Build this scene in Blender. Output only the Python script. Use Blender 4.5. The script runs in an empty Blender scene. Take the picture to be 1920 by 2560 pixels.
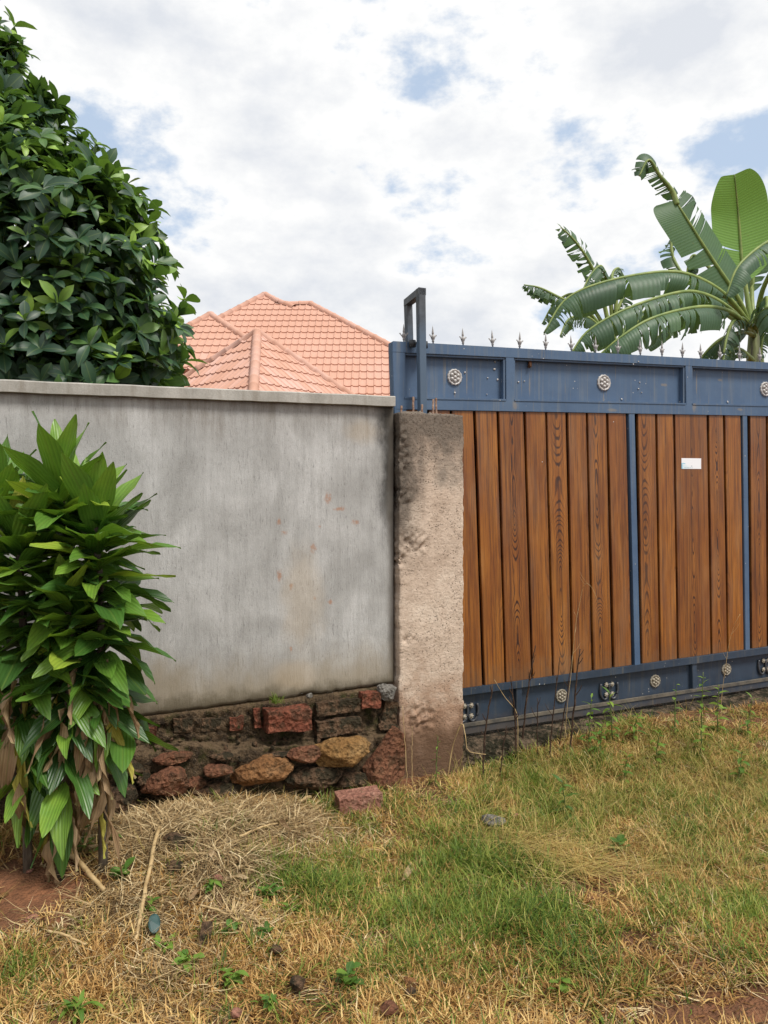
import bpy, bmesh, math, random
import numpy as np
from mathutils import Vector, Matrix, noise as mnoise, Quaternion

R = math.radians
rng = random.Random(11)
nrg = np.random.default_rng(7)
S = bpy.context.scene
C = S.collection

# ------------------------------------------------------------------ camera
F = 1920.0
CAMZ = 1.5
cd = bpy.data.cameras.new("camera"); cam = bpy.data.objects.new("camera", cd); C.objects.link(cam)
cam.location = (0, 0, CAMZ); cam.rotation_euler = (R(90), 0, 0)
cd.sensor_fit = 'HORIZONTAL'; cd.sensor_width = 36; cd.lens = 36
cd.clip_start = 0.05; cd.clip_end = 2000
S.camera = cam

# ------------------------------------------------------------------ node helper
class NB:
    def __init__(s, tree): s.t = tree; s.t.nodes.clear()
    def n(s, typ, ins=None, **at):
        nd = s.t.nodes.new(typ)
        for k, v in at.items(): setattr(nd, k, v)
        for k, v in (ins or {}).items():
            so = nd.inputs[k]
            if isinstance(v, bpy.types.NodeSocket): s.t.links.new(v, so)
            else:
                if hasattr(so.default_value, '__len__') and not isinstance(v, (int, float)):
                    v = tuple(v)
                    if len(so.default_value) == 4 and len(v) == 3: v = v + (1,)
                so.default_value = v
        return nd
    def link(s, a, b): s.t.links.new(a, b)
    def m(s, op, a, b=0.0, c=0.0, clamp=False):
        nd = s.n('ShaderNodeMath', {0: a, 1: b, 2: c}, operation=op); nd.use_clamp = clamp
        return nd.outputs[0]
    def vmap(s, vec, scale=(1, 1, 1), loc=(0, 0, 0)):
        return s.n('ShaderNodeMapping', {'Vector': vec, 'Scale': scale, 'Location': loc}).outputs[0]
    def noise(s, vec, sc=5, det=4, ro=.55, dist=0):
        return s.n('ShaderNodeTexNoise', {'Vector': vec, 'Scale': sc, 'Detail': det, 'Roughness': ro, 'Distortion': dist}).outputs[0]
    def vor(s, vec, sc=5, feat='F1', out=0):
        return s.n('ShaderNodeTexVoronoi', {'Vector': vec, 'Scale': sc}, feature=feat).outputs[out]
    def ramp(s, fac, stops, interp='LINEAR'):
        nd = s.n('ShaderNodeValToRGB', {'Fac': fac}); cr = nd.color_ramp; cr.interpolation = interp
        while len(cr.elements) < len(stops): cr.elements.new(.5)
        for e, (p, c) in zip(cr.elements, stops):
            e.position = p
            e.color = (c, c, c, 1) if isinstance(c, (int, float)) else (tuple(c) + (1,))[:4]
        return nd.outputs[0]
    def mr(s, v, a, b, c=0., d=1., smooth=True):
        return s.n('ShaderNodeMapRange', {0: v, 1: a, 2: b, 3: c, 4: d}, interpolation_type='SMOOTHSTEP' if smooth else 'LINEAR').outputs[0]
    def mix(s, f, a, b, mode='MIX'):
        nd = s.n('ShaderNodeMix', data_type='RGBA', blend_type=mode)
        for i, v in ((0, f), (6, a), (7, b)):
            so = nd.inputs[i]
            if isinstance(v, bpy.types.NodeSocket): s.t.links.new(v, so)
            else: so.default_value = v if i == 0 else (tuple(v) + (1,))[:4]
        return nd.outputs[2]
    def sep(s, vec):
        o = s.n('ShaderNodeSeparateXYZ', {0: vec}).outputs; return o[0], o[1], o[2]
    def comb(s, x, y, z): return s.n('ShaderNodeCombineXYZ', {0: x, 1: y, 2: z}).outputs[0]
    def obj(s): return s.n('ShaderNodeTexCoord').outputs['Object']
    def attr(s, name): return s.n('ShaderNodeAttribute', attribute_name=name).outputs['Fac']
    def rnd(s): return s.n('ShaderNodeObjectInfo').outputs['Random']
    def bump(s, h, strength=.3, dist=.01): return s.n('ShaderNodeBump', {'Height': h, 'Strength': strength, 'Distance': dist}).outputs[0]
    def out(s, color, rough=.8, bump=None, spec=.4, metal=0., transl=None, coat=0.):
        ins = {'Base Color': color, 'Roughness': rough, 'Specular IOR Level': spec, 'Metallic': metal, 'Coat Weight': coat}
        if bump is not None: ins['Normal'] = bump
        p = s.n('ShaderNodeBsdfPrincipled', ins).outputs[0]
        if transl is not None:
            w, tc = transl
            ti = {'Color': tc}
            if bump is not None: ti['Normal'] = bump
            t = s.n('ShaderNodeBsdfTranslucent', ti).outputs[0]
            p = s.n('ShaderNodeMixShader', {0: w, 1: p, 2: t}).outputs[0]
        s.n('ShaderNodeOutputMaterial', {0: p})

def mat(name):
    mt = bpy.data.materials.new(name); mt.use_nodes = True
    return mt, NB(mt.node_tree)

# ------------------------------------------------------------------ world: broken cloud over blue
SUN_EL, SUN_AZ = R(58), R(128)       # azimuth clockwise from +Y: behind right shoulder
w = bpy.data.worlds.new("World"); S.world = w; w.use_nodes = True
b = NB(w.node_tree)
sky = b.n('ShaderNodeTexSky', sky_type='NISHITA', sun_disc=False, sun_elevation=SUN_EL, sun_rotation=SUN_AZ,
          air_density=1.0, dust_density=1.2, ozone_density=1.5)
dirv = b.n('ShaderNodeTexCoord').outputs['Generated']
dx, dy, dz = b.sep(dirv)
pv = b.comb(dx, dy, b.m('MULTIPLY', b.m('MAXIMUM', dz, -.05), 1.7))
pv = b.vmap(pv, (1, 1, 1), (.08, .2, 0.02))
n1 = b.noise(pv, 5.4, 10, .58, .0)
n2 = b.noise(b.vmap(pv, (1, 1, 1), (7.7, 3.3, 1.0)), 1.5, 3, .5)
thick = b.m('ADD', n1, b.m('MULTIPLY', b.m('SUBTRACT', n2, .5), .60))
mask = b.mr(thick, .325, .44)
n3 = b.noise(b.vmap(pv, (1, 1, 1.2), (2, 5, 0)), 6.2, 9, .56, .0)
grey = b.m('ADD', b.m('MULTIPLY', b.mr(thick, .44, .74, 0., 1., False), .55), b.m('MULTIPLY', b.m('SUBTRACT', 1., n3), .62))
body = b.ramp(grey, [(.32, (8.3, 8.3, 8.25)), (.48, (7.4, 7.5, 7.65)), (.70, (6.2, 6.45, 6.9))])
blue = b.mix(.7, sky.outputs[0], (5.3, 6.4, 7.9))
col = b.mix(mask, blue, body)
bg = b.n('ShaderNodeBackground', {'Color': col, 'Strength': .1})
b.n('ShaderNodeOutputWorld', {0: bg.outputs[0]})

sd = bpy.data.lights.new("sun", 'SUN'); sun = bpy.data.objects.new("sun", sd); C.objects.link(sun)
sd.energy = 3.0; sd.angle = R(16); sd.color = (1, .955, .89)
sdir = Vector((math.sin(SUN_AZ) * math.cos(SUN_EL), math.cos(SUN_AZ) * math.cos(SUN_EL), math.sin(SUN_EL)))
sun.rotation_euler = (-sdir).to_track_quat('-Z', 'Y').to_euler()

S.view_settings.view_transform = 'Standard'; S.view_settings.look = 'None'
S.view_settings.exposure = 0.30; S.view_settings.gamma = 1
S.view_settings.use_curve_mapping = False
S.render.engine = 'CYCLES'
S.cycles.max_bounces = 8; S.cycles.diffuse_bounces = 4; S.cycles.transmission_bounces = 6; S.cycles.use_denoising = True

# ------------------------------------------------------------------ geometry helpers
def P(px, py, Z): return Vector(((px - 960) / F * Z, Z, CAMZ + (1280 - py) / F * Z))

def tag(o, label=None, cat=None, group=None, kind=None):
    if cat and not kind: kind = 'thing'
    for k, v in (('label', label), ('category', cat), ('group', group), ('kind', kind)):
        if v: o[k] = v
    return o

def link(o, parent=None):
    C.objects.link(o)
    if parent is not None: o.parent = parent
    return o

def mesh_obj(name, vs, fs, m, parent=None, smooth=False):
    me = bpy.data.meshes.new(name); me.from_pydata([tuple(v) for v in vs], [], fs); me.update()
    if m is not None: me.materials.append(m)
    if smooth: me.polygons.foreach_set('use_smooth', [True] * len(me.polygons))
    return link(bpy.data.objects.new(name, me), parent)

def empty(name, loc, rz=0):
    o = bpy.data.objects.new(name, None); C.objects.link(o)
    o.location = loc; o.rotation_euler = (0, 0, rz); o.empty_display_size = .1
    return o

class MB:
    def __init__(s): s.v = []; s.f = []
    def add(s, vs, fs):
        k = len(s.v); s.v += [tuple(v) for v in vs]; s.f += [tuple(i + k for i in f) for f in fs]
    def box(s, x0, x1, y0, y1, z0, z1):
        s.add([(x0, y0, z0), (x1, y0, z0), (x1, y1, z0), (x0, y1, z0), (x0, y0, z1), (x1, y0, z1), (x1, y1, z1), (x0, y1, z1)],
              [(0, 3, 2, 1), (4, 5, 6, 7), (0, 1, 5, 4), (1, 2, 6, 5), (2, 3, 7, 6), (3, 0, 4, 7)])
    def quadbox(s, q, y0, y1, ch=.0):
        """q: four (x,z) corners bottom-left, bottom-right, top-right, top-left; y0 front, y1 back; ch = chamfer"""
        cx = sum(p[0] for p in q) / 4; cz = sum(p[1] for p in q) / 4
        sg = lambda a: 1 if a > 0 else -1
        inn = [(x - sg(x - cx) * ch, z - sg(z - cz) * ch) for x, z in q]
        vs = [(x, y0, z) for x, z in inn] + [(x, y0 + ch, z) for x, z in q] + [(x, y1, z) for x, z in q]
        fs = [(0, 1, 2, 3)]
        for i in range(4):
            j = (i + 1) % 4
            fs += [(i, 4 + i, 4 + j, j), (4 + i, 8 + i, 8 + j, 4 + j)]
        fs.append((11, 10, 9, 8)); s.add(vs, fs)
    def tube(s, pts, rad, n=6, cap=True):
        pts = [Vector(p) for p in pts]
        if not hasattr(rad, '__len__'): rad = [rad] * len(pts)
        rings = []; up = Vector((0, 0, 1))
        for i, p in enumerate(pts):
            t = (pts[min(i + 1, len(pts) - 1)] - pts[max(i - 1, 0)])
            t = t.normalized() if t.length > 1e-9 else up
            a = t.cross(up if abs(t.z) < .95 else Vector((1, 0, 0))).normalized(); bb = t.cross(a)
            rings.append([p + (a * math.cos(2 * math.pi * k / n) + bb * math.sin(2 * math.pi * k / n)) * rad[i] for k in range(n)])
        vs = [v for r in rings for v in r]; fs = []
        for i in range(len(pts) - 1):
            for k in range(n):
                k2 = (k + 1) % n; fs.append((i * n + k, i * n + k2, (i + 1) * n + k2, (i + 1) * n + k))
        if cap: fs += [tuple(range(n - 1, -1, -1)), tuple((len(pts) - 1) * n + k for k in range(n))]
        s.add(vs, fs)
    def lathe(s, prof, n=12, at=(0, 0, 0), axis='z'):
        vs = []; fs = []
        for r, h in prof:
            for k in range(n):
                a = 2 * math.pi * k / n
                if axis == 'z': vs.append((at[0] + r * math.cos(a), at[1] + r * math.sin(a), at[2] + h))
                else: vs.append((at[0] + r * math.cos(a), at[1] - h, at[2] + r * math.sin(a)))
        for i in range(len(prof) - 1):
            for k in range(n):
                k2 = (k + 1) % n
                q = (i * n + k, i * n + k2, (i + 1) * n + k2, (i + 1) * n + k)
                fs.append(q)
        fs += [tuple(range(n - 1, -1, -1)), tuple((len(prof) - 1) * n + k for k in range(n))]
        s.add(vs, fs)
    def build(s, name, m, parent=None, smooth=False): return mesh_obj(name, s.v, s.f, m, parent, smooth)

def fbm(p, sc, oct=4):
    return mnoise.fractal(Vector(p) * sc, 1.0, 2.0, oct)

def rough_block(name, size, m, parent, loc, rot=(0, 0, 0), amp=.006, sc=25, seed=0, cut=5, rnd=.15):
    """brick-like rough box"""
    bm = bmesh.new(); bmesh.ops.create_cube(bm, size=1)
    bmesh.ops.subdivide_edges(bm, edges=bm.edges[:], cuts=cut, use_grid_fill=True)
    off = Vector((seed * 3.1, seed * 1.7, seed * .9))
    for v in bm.verts:
        c = Vector((v.co.x * size[0], v.co.y * size[1], v.co.z * size[2]))
        k = sum(1 for q in v.co if abs(q) > .45)
        if k >= 2: c *= (1 - rnd * (.05 if k == 2 else .11))
        d = fbm(c + off, sc) * amp + fbm(c + off, sc * .3, 2) * amp * 1.6
        n = v.normal if v.normal.length else c.normalized()
        v.co = c + n * d + mnoise.noise_vector((c + off) * sc) * amp * .7
    me = bpy.data.meshes.new(name); bm.to_mesh(me); bm.free(); me.materials.append(m)
    o = link(bpy.data.objects.new(name, me), parent); o.location = loc; o.rotation_euler = rot
    return o

def rock(name, rad, m, parent, loc, rot=(0, 0, 0), amp=.16, seed=0, sub=3, angular=.5):
    bm = bmesh.new(); bmesh.ops.create_icosphere(bm, subdivisions=sub, radius=1)
    off = Vector((seed * 2.3 + 5, seed * 4.1, seed * 1.3))
    rr = random.Random(seed)
    planes = [(Vector((rr.gauss(0, 1), rr.gauss(0, 1), rr.gauss(0, 1))).normalized(), rr.uniform(.62, .86)) for _ in range(9)]
    for v in bm.verts:
        c = v.co.copy()
        for n, d in planes:
            e = c.dot(n) - d
            if e > 0: c -= n * e * angular * 1.6
        c *= 1 + fbm(c + off, 1.4, 3) * amp + fbm(c + off, 5.0, 3) * amp * .55 + fbm(c + off, 14.0, 2) * amp * .28
        v.co = Vector((c.x * rad[0], c.y * rad[1], c.z * rad[2]))
    me = bpy.data.meshes.new(name); bm.to_mesh(me); bm.free(); me.materials.append(m)
    o = link(bpy.data.objects.new(name, me), parent); o.location = loc; o.rotation_euler = rot
    return o

# ------------------------------------------------------------------ wall and gate planes
ANG = R(23.0)
DX, DY = math.cos(ANG), math.sin(ANG)
W0 = Vector((0.056, 4.30, 0)); G0 = Vector((0.19, 4.55, 0))
def on_plane(o, px, py, yo=0.0):
    """pixel -> (s, z) on the vertical plane through o, shifted yo along the local y axis (negative = toward the street)"""
    ox, oy = o.x - DY * yo, o.y + DX * yo
    k = (px - 960) / F
    s = (k * oy - ox) / (DX - k * DY)
    Z = oy + s * DY
    return s, CAMZ + (1280 - py) / F * Z
def wp(px, py, yo=0.0): return on_plane(W0, px, py, yo)
def gp(px, py, yo=-.03): return on_plane(G0, px, py, yo)
def wloc(x, y):      # world -> wall-local s, y
    rx, ry = x - W0.x, y - W0.y
    return rx * DX + ry * DY, -rx * DY + ry * DX

# ------------------------------------------------------------------ ground
def sm(a, b, x):
    t = np.clip((x - a) / (b - a), 0, 1); return t * t * (3 - 2 * t)
def ground_h(x, y):
    x = np.asarray(x, float); y = np.asarray(y, float)
    rx, ry = x - G0.x, y - G0.y
    sg = rx * DX + ry * DY; dg = -rx * DY + ry * DX
    left = .11 * sm(-.15, -.85, x) * sm(2.5, 3.25, y)
    right = .150 * sm(.25, 1.5, sg) * sm(-1.1, -.12, dg)
    und = .018 * np.sin(x * 2.3 + 1.2) * np.sin(y * 1.9) + .010 * np.sin(x * 5.1 + y * 3.3) + .006 * np.sin(x * 11.3 - y * 8.1) * np.sin(y * 13.7 + 1)
    return .0 + left + right + und
def axis(lo, hi, step, far):
    a = list(np.arange(lo, hi + 1e-6, step)); d = step
    out = list(a); x = hi; y = lo
    while x < far: d *= 1.55; x += d; y -= d; out = [y] + out + [x]
    return np.array(out)
gx = axis(-2.4, 3.6, .03, 600); gy = axis(1.2, 6.4, .03, 600)
X, Y = np.meshgrid(gx, gy)
H = ground_h(X, Y)
near = (sm(-3.5, -2.2, X) * sm(5, 3.5, X) * sm(.5, 1.3, Y) * sm(8, 6.2, Y))
H *= near
hn = np.zeros_like(H)
for i in range(X.shape[0]):
    for j in range(X.shape[1]):
        if near[i, j] > .01: hn[i, j] = mnoise.fractal(Vector((X[i, j] * 9, Y[i, j] * 9, 0)), 1.0, 2.0, 4) * .011
H += hn * near
nx, ny = len(gx), len(gy)
me = bpy.data.meshes.new("ground")
me.from_pydata(np.stack([X.ravel(), Y.ravel(), H.ravel()], 1).tolist(), [], [(j * nx + i, j * nx + i + 1, (j + 1) * nx + i + 1, (j + 1) * nx + i) for j in range(ny - 1) for i in range(nx - 1)])
me.polygons.foreach_set('use_smooth', [True] * len(me.polygons))
m_soil, b = mat("soil")
oc = b.obj()
c1 = b.noise(oc, 2.2, 5, .6); c2 = b.noise(oc, 38, 5, .65); c3 = b.vor(oc, 95)
col = b.ramp(c1, [(.3, (.095, .048, .027)), (.5, (.17, .080, .041)), (.7, (.30, .130, .062))])
col = b.mix(b.ramp(c2, [(.42, 0.), (.72, .6)]), col, (.065, .036, .021))
hgt = b.m('ADD', b.m('MULTIPLY', c2, 1.0), b.m('MULTIPLY', c3, .5))
b.out(col, .95, b.bump(hgt, .9, .02), .2)
me.materials.append(m_soil)
ground = bpy.data.objects.new("ground", me); C.objects.link(ground); tag(ground, kind='structure')

# ------------------------------------------------------------------ materials: masonry, steel
def spots(b, s_, z_, lst, jit, k=1.0):
    """union of soft elliptical stains at (s, z, rs, rz)"""
    acc = None
    for (cs, cz, rs, rz) in lst:
        a = b.m('DIVIDE', b.m('SUBTRACT', s_, cs), rs); c = b.m('DIVIDE', b.m('SUBTRACT', z_, cz), rz)
        d = b.m('SQRT', b.m('ADD', b.m('MULTIPLY', a, a), b.m('MULTIPLY', c, c)))
        v = b.mr(b.m('ADD', d, jit), .35, 1.15, 1., 0.)
        acc = v if acc is None else b.m('MAXIMUM', acc, v)
    return acc

m_plaster, b = mat("wall_plaster")
oc = b.obj(); s_, y_, z_ = b.sep(oc)
cl = b.noise(b.vmap(oc, (1, 1, .75)), 3.2, 6, .62, .4)
st = b.noise(b.vmap(oc, (90, 90, 9)), 1, 4, .7)
st2 = b.noise(b.vmap(oc, (26, 26, 2.2)), 1, 5, .65)
st3 = b.noise(b.vmap(oc, (170, 170, 30), (3, 1, 2)), 1, 3, .7)
fine = b.noise(oc, 210, 3, .6)
col = b.ramp(cl, [(.33, (.33, .325, .31)), (.50, (.435, .43, .415)), (.68, (.56, .555, .54))])
col = b.mix(b.ramp(st2, [(.46, 0.), (.74, .38)]), col, (.24, .235, .22))
col = b.mix(b.ramp(st, [(.58, 0.), (.68, .42)]), col, (.15, .147, .14))
col = b.mix(b.ramp(st3, [(.60, 0.), (.69, .55)]), col, (.12, .117, .11))
pk = b.noise(b.vmap(oc, (75, 75, 26), (9, 2, 5)), 1, 5, .75)
col = b.mix(b.ramp(pk, [(.64, 0.), (.70, .6)]), col, (.10, .097, .09))
col = b.mix(b.ramp(fine, [(.35, .22), (.65, 0.)]), col, (.16, .155, .145))
# grime under the coping and beside the pillar, damp and soil splash at the foot
big = b.noise(b.vmap(oc, (2.2, 2.2, 1.2)), 2.0, 5, .6)
top = b.m('MULTIPLY', b.mr(b.m('ADD', z_, b.m('MULTIPLY', big, .5)), 2.08, 2.42), b.ramp(st2, [(.36, .25), (.62, 1.)]))
col = b.mix(b.m('MULTIPLY', top, .8), col, (.17, .145, .115))
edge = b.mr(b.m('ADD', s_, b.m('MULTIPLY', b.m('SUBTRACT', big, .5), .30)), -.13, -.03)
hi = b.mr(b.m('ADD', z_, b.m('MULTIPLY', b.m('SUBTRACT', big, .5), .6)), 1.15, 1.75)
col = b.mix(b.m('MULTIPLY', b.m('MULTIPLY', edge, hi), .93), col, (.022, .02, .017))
edge2 = b.mr(b.m('ADD', s_, b.m('MULTIPLY', b.m('SUBTRACT', big, .5), .10)), -.06, -.005)
col = b.mix(b.m('MULTIPLY', edge2, .75), col, (.12, .105, .085))
foot = b.m('ADD', z_, b.m('MULTIPLY', b.m('SUBTRACT', big, .5), -.42))
col = b.mix(b.m('MULTIPLY', b.mr(foot, .84, .57), .72), col, (.25, .20, .125))
foot2 = b.m('ADD', z_, b.m('MULTIPLY', b.m('SUBTRACT', b.noise(oc, 9, 4, .6), .5), -.2))
col = b.mix(b.m('MULTIPLY', b.mr(foot2, .62, .52), .8), col, (.10, .082, .05))
def ws(px, py, rx, ry):
    s, z = wp(px, py); return (s, z, rx / 460., ry / 460.)
jit = b.m('MULTIPLY', b.m('SUBTRACT', b.noise(oc, 42, 4, .7), .5), 2.2)
jit = b.m('ADD', jit, .35)
rust = spots(b, s_, z_, [ws(697, 1304, 9, 14), ws(711, 1332, 11, 11), ws(783, 1370, 13, 20), ws(820, 1245, 16, 22), ws(850, 1272, 24, 9), ws(890, 1306, 18, 12),
                        ws(698, 1440, 11, 26), ws(728, 1465, 8, 18), ws(786, 1496, 8, 8), ws(826, 1505, 10, 12), ws(728, 1622, 6, 14), ws(800, 1316, 7, 7)], jit)
col = b.mix(b.m('MULTIPLY', rust, .62), col, (.36, .155, .065))
tan = spots(b, s_, z_, [ws(760, 1500, 70, 130), ws(905, 1080, 60, 40), ws(735, 1690, 60, 40)], b.m('MULTIPLY', b.m('SUBTRACT', big, .5), 2.))
col = b.mix(b.m('MULTIPLY', tan, .38), col, (.42, .33, .22))
hgt = b.m('ADD', b.m('MULTIPLY', st, .7), b.m('ADD', b.m('MULTIPLY', fine, .5), b.m('MULTIPLY', cl, 1.2)))
b.out(col, .9, b.bump(b.m('SUBTRACT', hgt, b.m('MULTIPLY', pk, .8)), .45, .006), .25)

m_coping, b = mat("coping_concrete")
oc = b.obj(); s_, y_, z_ = b.sep(oc)
c1 = b.noise(b.vmap(oc, (1, 1, .6)), 7, 6, .65); f1 = b.noise(oc, 120, 4, .6); st = b.noise(b.vmap(oc, (22, 22, 2)), 1, 4, .6)
col = b.ramp(c1, [(.3, (.30, .285, .25)), (.55, (.42, .40, .36)), (.75, (.52, .50, .455))])
col = b.mix(b.ramp(st, [(.5, 0.), (.72, .5)]), col, (.20, .165, .125))
col = b.mix(b.ramp(f1, [(.3, .3), (.6, 0.)]), col, (.2, .19, .17))
b.out(col, .9, b.bump(b.m('ADD', c1, b.m('MULTIPLY', f1, .4)), .4, .008), .25)

m_pillar, b = mat("pillar_concrete")
oc = b.obj(); s_, y_, z_ = b.sep(oc)
c1 = b.noise(oc, 6, 6, .6); c2 = b.noise(oc, 55, 5, .65); brd = b.noise(b.vmap(oc, (3, 3, 75)), 1, 4, .6)
wav = b.m('SUBTRACT', c1, .5)
pit = b.vor(b.vmap(oc, (1, 1, 1)), 62); pitm = b.m('MULTIPLY', b.mr(pit, .10, .22, 1., 0.), b.mr(b.noise(oc, 11, 3, .6), .46, .58))
pit2 = b.m('MULTIPLY', b.mr(b.noise(b.vmap(oc, (1, 1, 1.5)), 85, 4, .65), .60, .67), b.mr(b.noise(oc, 7, 4, .6), .44, .58, .12, 1.))
col = b.ramp(c1, [(.3, (.47, .36, .275)), (.5, (.58, .46, .36)), (.72, (.68, .565, .455))])
col = b.mix(b.ramp(brd, [(.45, .0), (.70, .22)]), col, (.36, .265, .20))
col = b.mix(b.ramp(c2, [(.52, 0.), (.75, .45)]), col, (.26, .19, .14))
tp = b.mr(b.m('ADD', z_, b.m('MULTIPLY', wav, .9)), 1.58, 1.95)
lf = b.mr(b.m('ADD', s_, b.m('MULTIPLY', wav, .30)), .19, .045)
upz = b.mr(b.m('ADD', z_, b.m('MULTIPLY', wav, .5)), 1.05, 1.6)
streak = b.m('MULTIPLY', b.mr(b.m('ABSOLUTE', b.m('SUBTRACT', b.m('ADD', s_, b.m('MULTIPLY', wav, .10)), .135)), .06, .0), b.mr(b.m('ADD', z_, b.m('MULTIPLY', wav, .5)), 1.40, 1.75))
dirt = b.m('MAXIMUM', b.m('MULTIPLY', tp, .88), b.m('MAXIMUM', b.m('MULTIPLY', b.m('MULTIPLY', lf, upz), .97), b.m('MULTIPLY', streak, .72)))
col = b.mix(b.m('MULTIPLY', dirt, b.ramp(c2, [(.25, 1.), (.75, .72)])), col, (.045, .040, .033))
lo = b.mr(b.m('ADD', z_, b.m('MULTIPLY', wav, .65)), .66, .34)
col = b.mix(b.m('MULTIPLY', lo, .72), col, (.27, .135, .07))
lo2 = b.mr(b.m('ADD', z_, b.m('MULTIPLY', wav, .5)), .42, .14)
col = b.mix(b.m('MULTIPLY', lo2, .82), col, (.085, .047, .026))
col = b.mix(b.m('MULTIPLY', b.m('MAXIMUM', pitm, pit2), .75), col, (.10, .068, .045))
hgt = b.m('SUBTRACT', b.m('ADD', b.m('MULTIPLY', c2, .9), b.m('MULTIPLY', brd, .12)), b.m('MULTIPLY', b.m('MAXIMUM', pitm, pit2), 1.2))
b.out(col, .92, b.bump(hgt, .8, .010), .2)

m_mortar, b = mat("footing_mortar")
oc = b.obj(); s_, y_, z_ = b.sep(oc)
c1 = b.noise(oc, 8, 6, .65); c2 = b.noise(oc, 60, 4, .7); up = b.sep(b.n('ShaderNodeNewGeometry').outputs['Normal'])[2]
col = b.ramp(c1, [(.3, (.062, .042, .026)), (.5, (.14, .094, .054)), (.7, (.24, .165, .098))])
moss = b.ramp(b.noise(oc, 12, 5, .65), [(.50, 0.), (.64, .8)])
col = b.mix(b.ramp(b.noise(oc, 26, 5, .75), [(.46, 0.), (.58, .8)]), col, (.022, .017, .012))
col = b.mix(moss, col, (.045, .050, .012))
col = b.mix(b.ramp(b.vor(oc, 70), [(.10, .8), (.2, 0.)]), col, (.22, .18, .13))
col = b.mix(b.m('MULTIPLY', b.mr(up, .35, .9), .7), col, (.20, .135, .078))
col = b.mix(b.ramp(c2, [(.5, 0.), (.7, .6)]), col, (.04, .03, .02))
b.out(col, .95, b.bump(b.m('ADD', c1, b.m('MULTIPLY', c2, 1.)), 1., .035), .15)

def stone_mat(name, a, bb, c, mossy=.3, sc=9):
    m_, b = mat(name); oc = b.obj()
    n1 = b.noise(oc, sc, 6, .68, .3); n2 = b.noise(oc, 70, 4, .7); v = b.vor(oc, 42)
    col = b.ramp(n1, [(.32, a), (.5, bb), (.68, c)])
    col = b.mix(b.ramp(n2, [(.5, 0.), (.72, .7)]), col, tuple(x * .28 for x in a))
    col = b.mix(b.ramp(b.noise(oc, 15, 6, .7), [(.56 - mossy * .25, 0.), (.68 - mossy * .25, min(1, mossy * 1.8))]), col, (.026, .024, .013))
    b.out(col, .92, b.bump(b.m('ADD', b.m('ADD', n1, b.m('MULTIPLY', n2, .7)), b.m('MULTIPLY', v, .7)), 1., .035), .2)
    return m_
m_st_yel = stone_mat("stone_ochre", (.17, .085, .028), (.32, .175, .062), (.45, .28, .12), .22)
m_st_red = stone_mat("stone_red", (.12, .052, .030), (.23, .100, .055), (.32, .165, .09), .32)
m_st_org = stone_mat("stone_orange", (.15, .068, .028), (.29, .140, .055), (.41, .22, .10), .28)
m_st_brn = stone_mat("stone_brown", (.09, .052, .03), (.16, .095, .055), (.25, .16, .095), .5)
m_brick = stone_mat("brick_red", (.19, .060, .036), (.28, .095, .055), (.37, .155, .095), .38, 14)
m_brick2 = stone_mat("brick_pale", (.30, .13, .09), (.42, .20, .14), (.50, .29, .21), .0, 14)
m_grey = stone_mat("stone_grey", (.16, .145, .125), (.27, .25, .22), (.40, .375, .34), .3)

# ------------------------------------------------------------------ boundary wall
wall = empty("boundary_wall", (W0.x, W0.y, 0), ANG)
tag(wall, "grey plastered boundary wall with thin concrete coping on a rubble footing", "wall")
SL = -4.2
def wtop(s): a = wp(0, 951); c = wp(985, 992); return a[1] + (c[1] - a[1]) * (s - a[0]) / (c[0] - a[0])
def wbot(s): a = wp(266, 1802); c = wp(995, 1707); return a[1] + (c[1] - a[1]) * (s - a[0]) / (c[0] - a[0])
# plaster skin
vs = []; fs = []; NSg, NZg = 150, 90
ss = np.linspace(SL, -.004, NSg)
for i, s in enumerate(ss):
    zb = wbot(s) + .014 * mnoise.noise(Vector((s * 9, 1, 2))) + .008 * mnoise.noise(Vector((s * 31, 4, 2))); zt = wtop(s) - .056
    for k in range(NZg):
        z = zb + (zt - zb) * k / (NZg - 1)
        y = .004 * fbm((s, 0, z), 3, 3) + (.006 if k == 0 else 0)
        vs.append((s, y, z))
for i in range(NSg - 1):
    for k in range(NZg - 1):
        a = i * NZg + k; fs.append((a, a + NZg, a + NZg + 1, a + 1))
n0 = len(vs)
for i, s in enumerate(ss):
    vs += [(s, .15, vs[i * NZg][2]), (s, .15, vs[i * NZg + NZg - 1][2])]
for i in range(NSg - 1):
    a = n0 + 2 * i
    fs += [(a, a + 2, (i + 1) * NZg, i * NZg), (a + 1, i * NZg + NZg - 1, (i + 1) * NZg + NZg - 1, a + 3), (a, a + 1, a + 3, a + 2)]
fs += [tuple(n0 + q for q in (0, 1)) + (NZg - 1, 0), ((NSg - 1) * NZg, NSg * NZg - 1, n0 + 2 * NSg - 1, n0 + 2 * NSg - 2)]
mesh_obj("plaster_face", vs, fs, m_plaster, wall, True)
# coping
cs, _ = wp(988, 1000, -.03)
vs = []; fs = []; K = 120
for i in range(K + 1):
    s = SL + (cs - SL) * i / K; zt = wtop(s) + .003 * mnoise.noise(Vector((s * 6, 0, 0))); zb = zt - .056 + .002 * mnoise.noise(Vector((s * 8, 7, 0)))
    yf = -.034 + .003 * mnoise.noise(Vector((s * 7, 3, 0)))
    vs += [(s, yf, zb), (s, yf - .001, zt - .006), (s, yf + .006, zt), (s, .18, zt), (s, .18, zb)]
for i in range(K):
    for k in range(5):
        a = i * 5 + k; c = i * 5 + (k + 1) % 5; fs.append((a, c, c + 5, a + 5)[::-1])
fs += [(0, 1, 2, 3, 4), tuple(K * 5 + q for q in (4, 3, 2, 1, 0))]
mesh_obj("coping", vs, fs, m_coping, wall)
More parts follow.
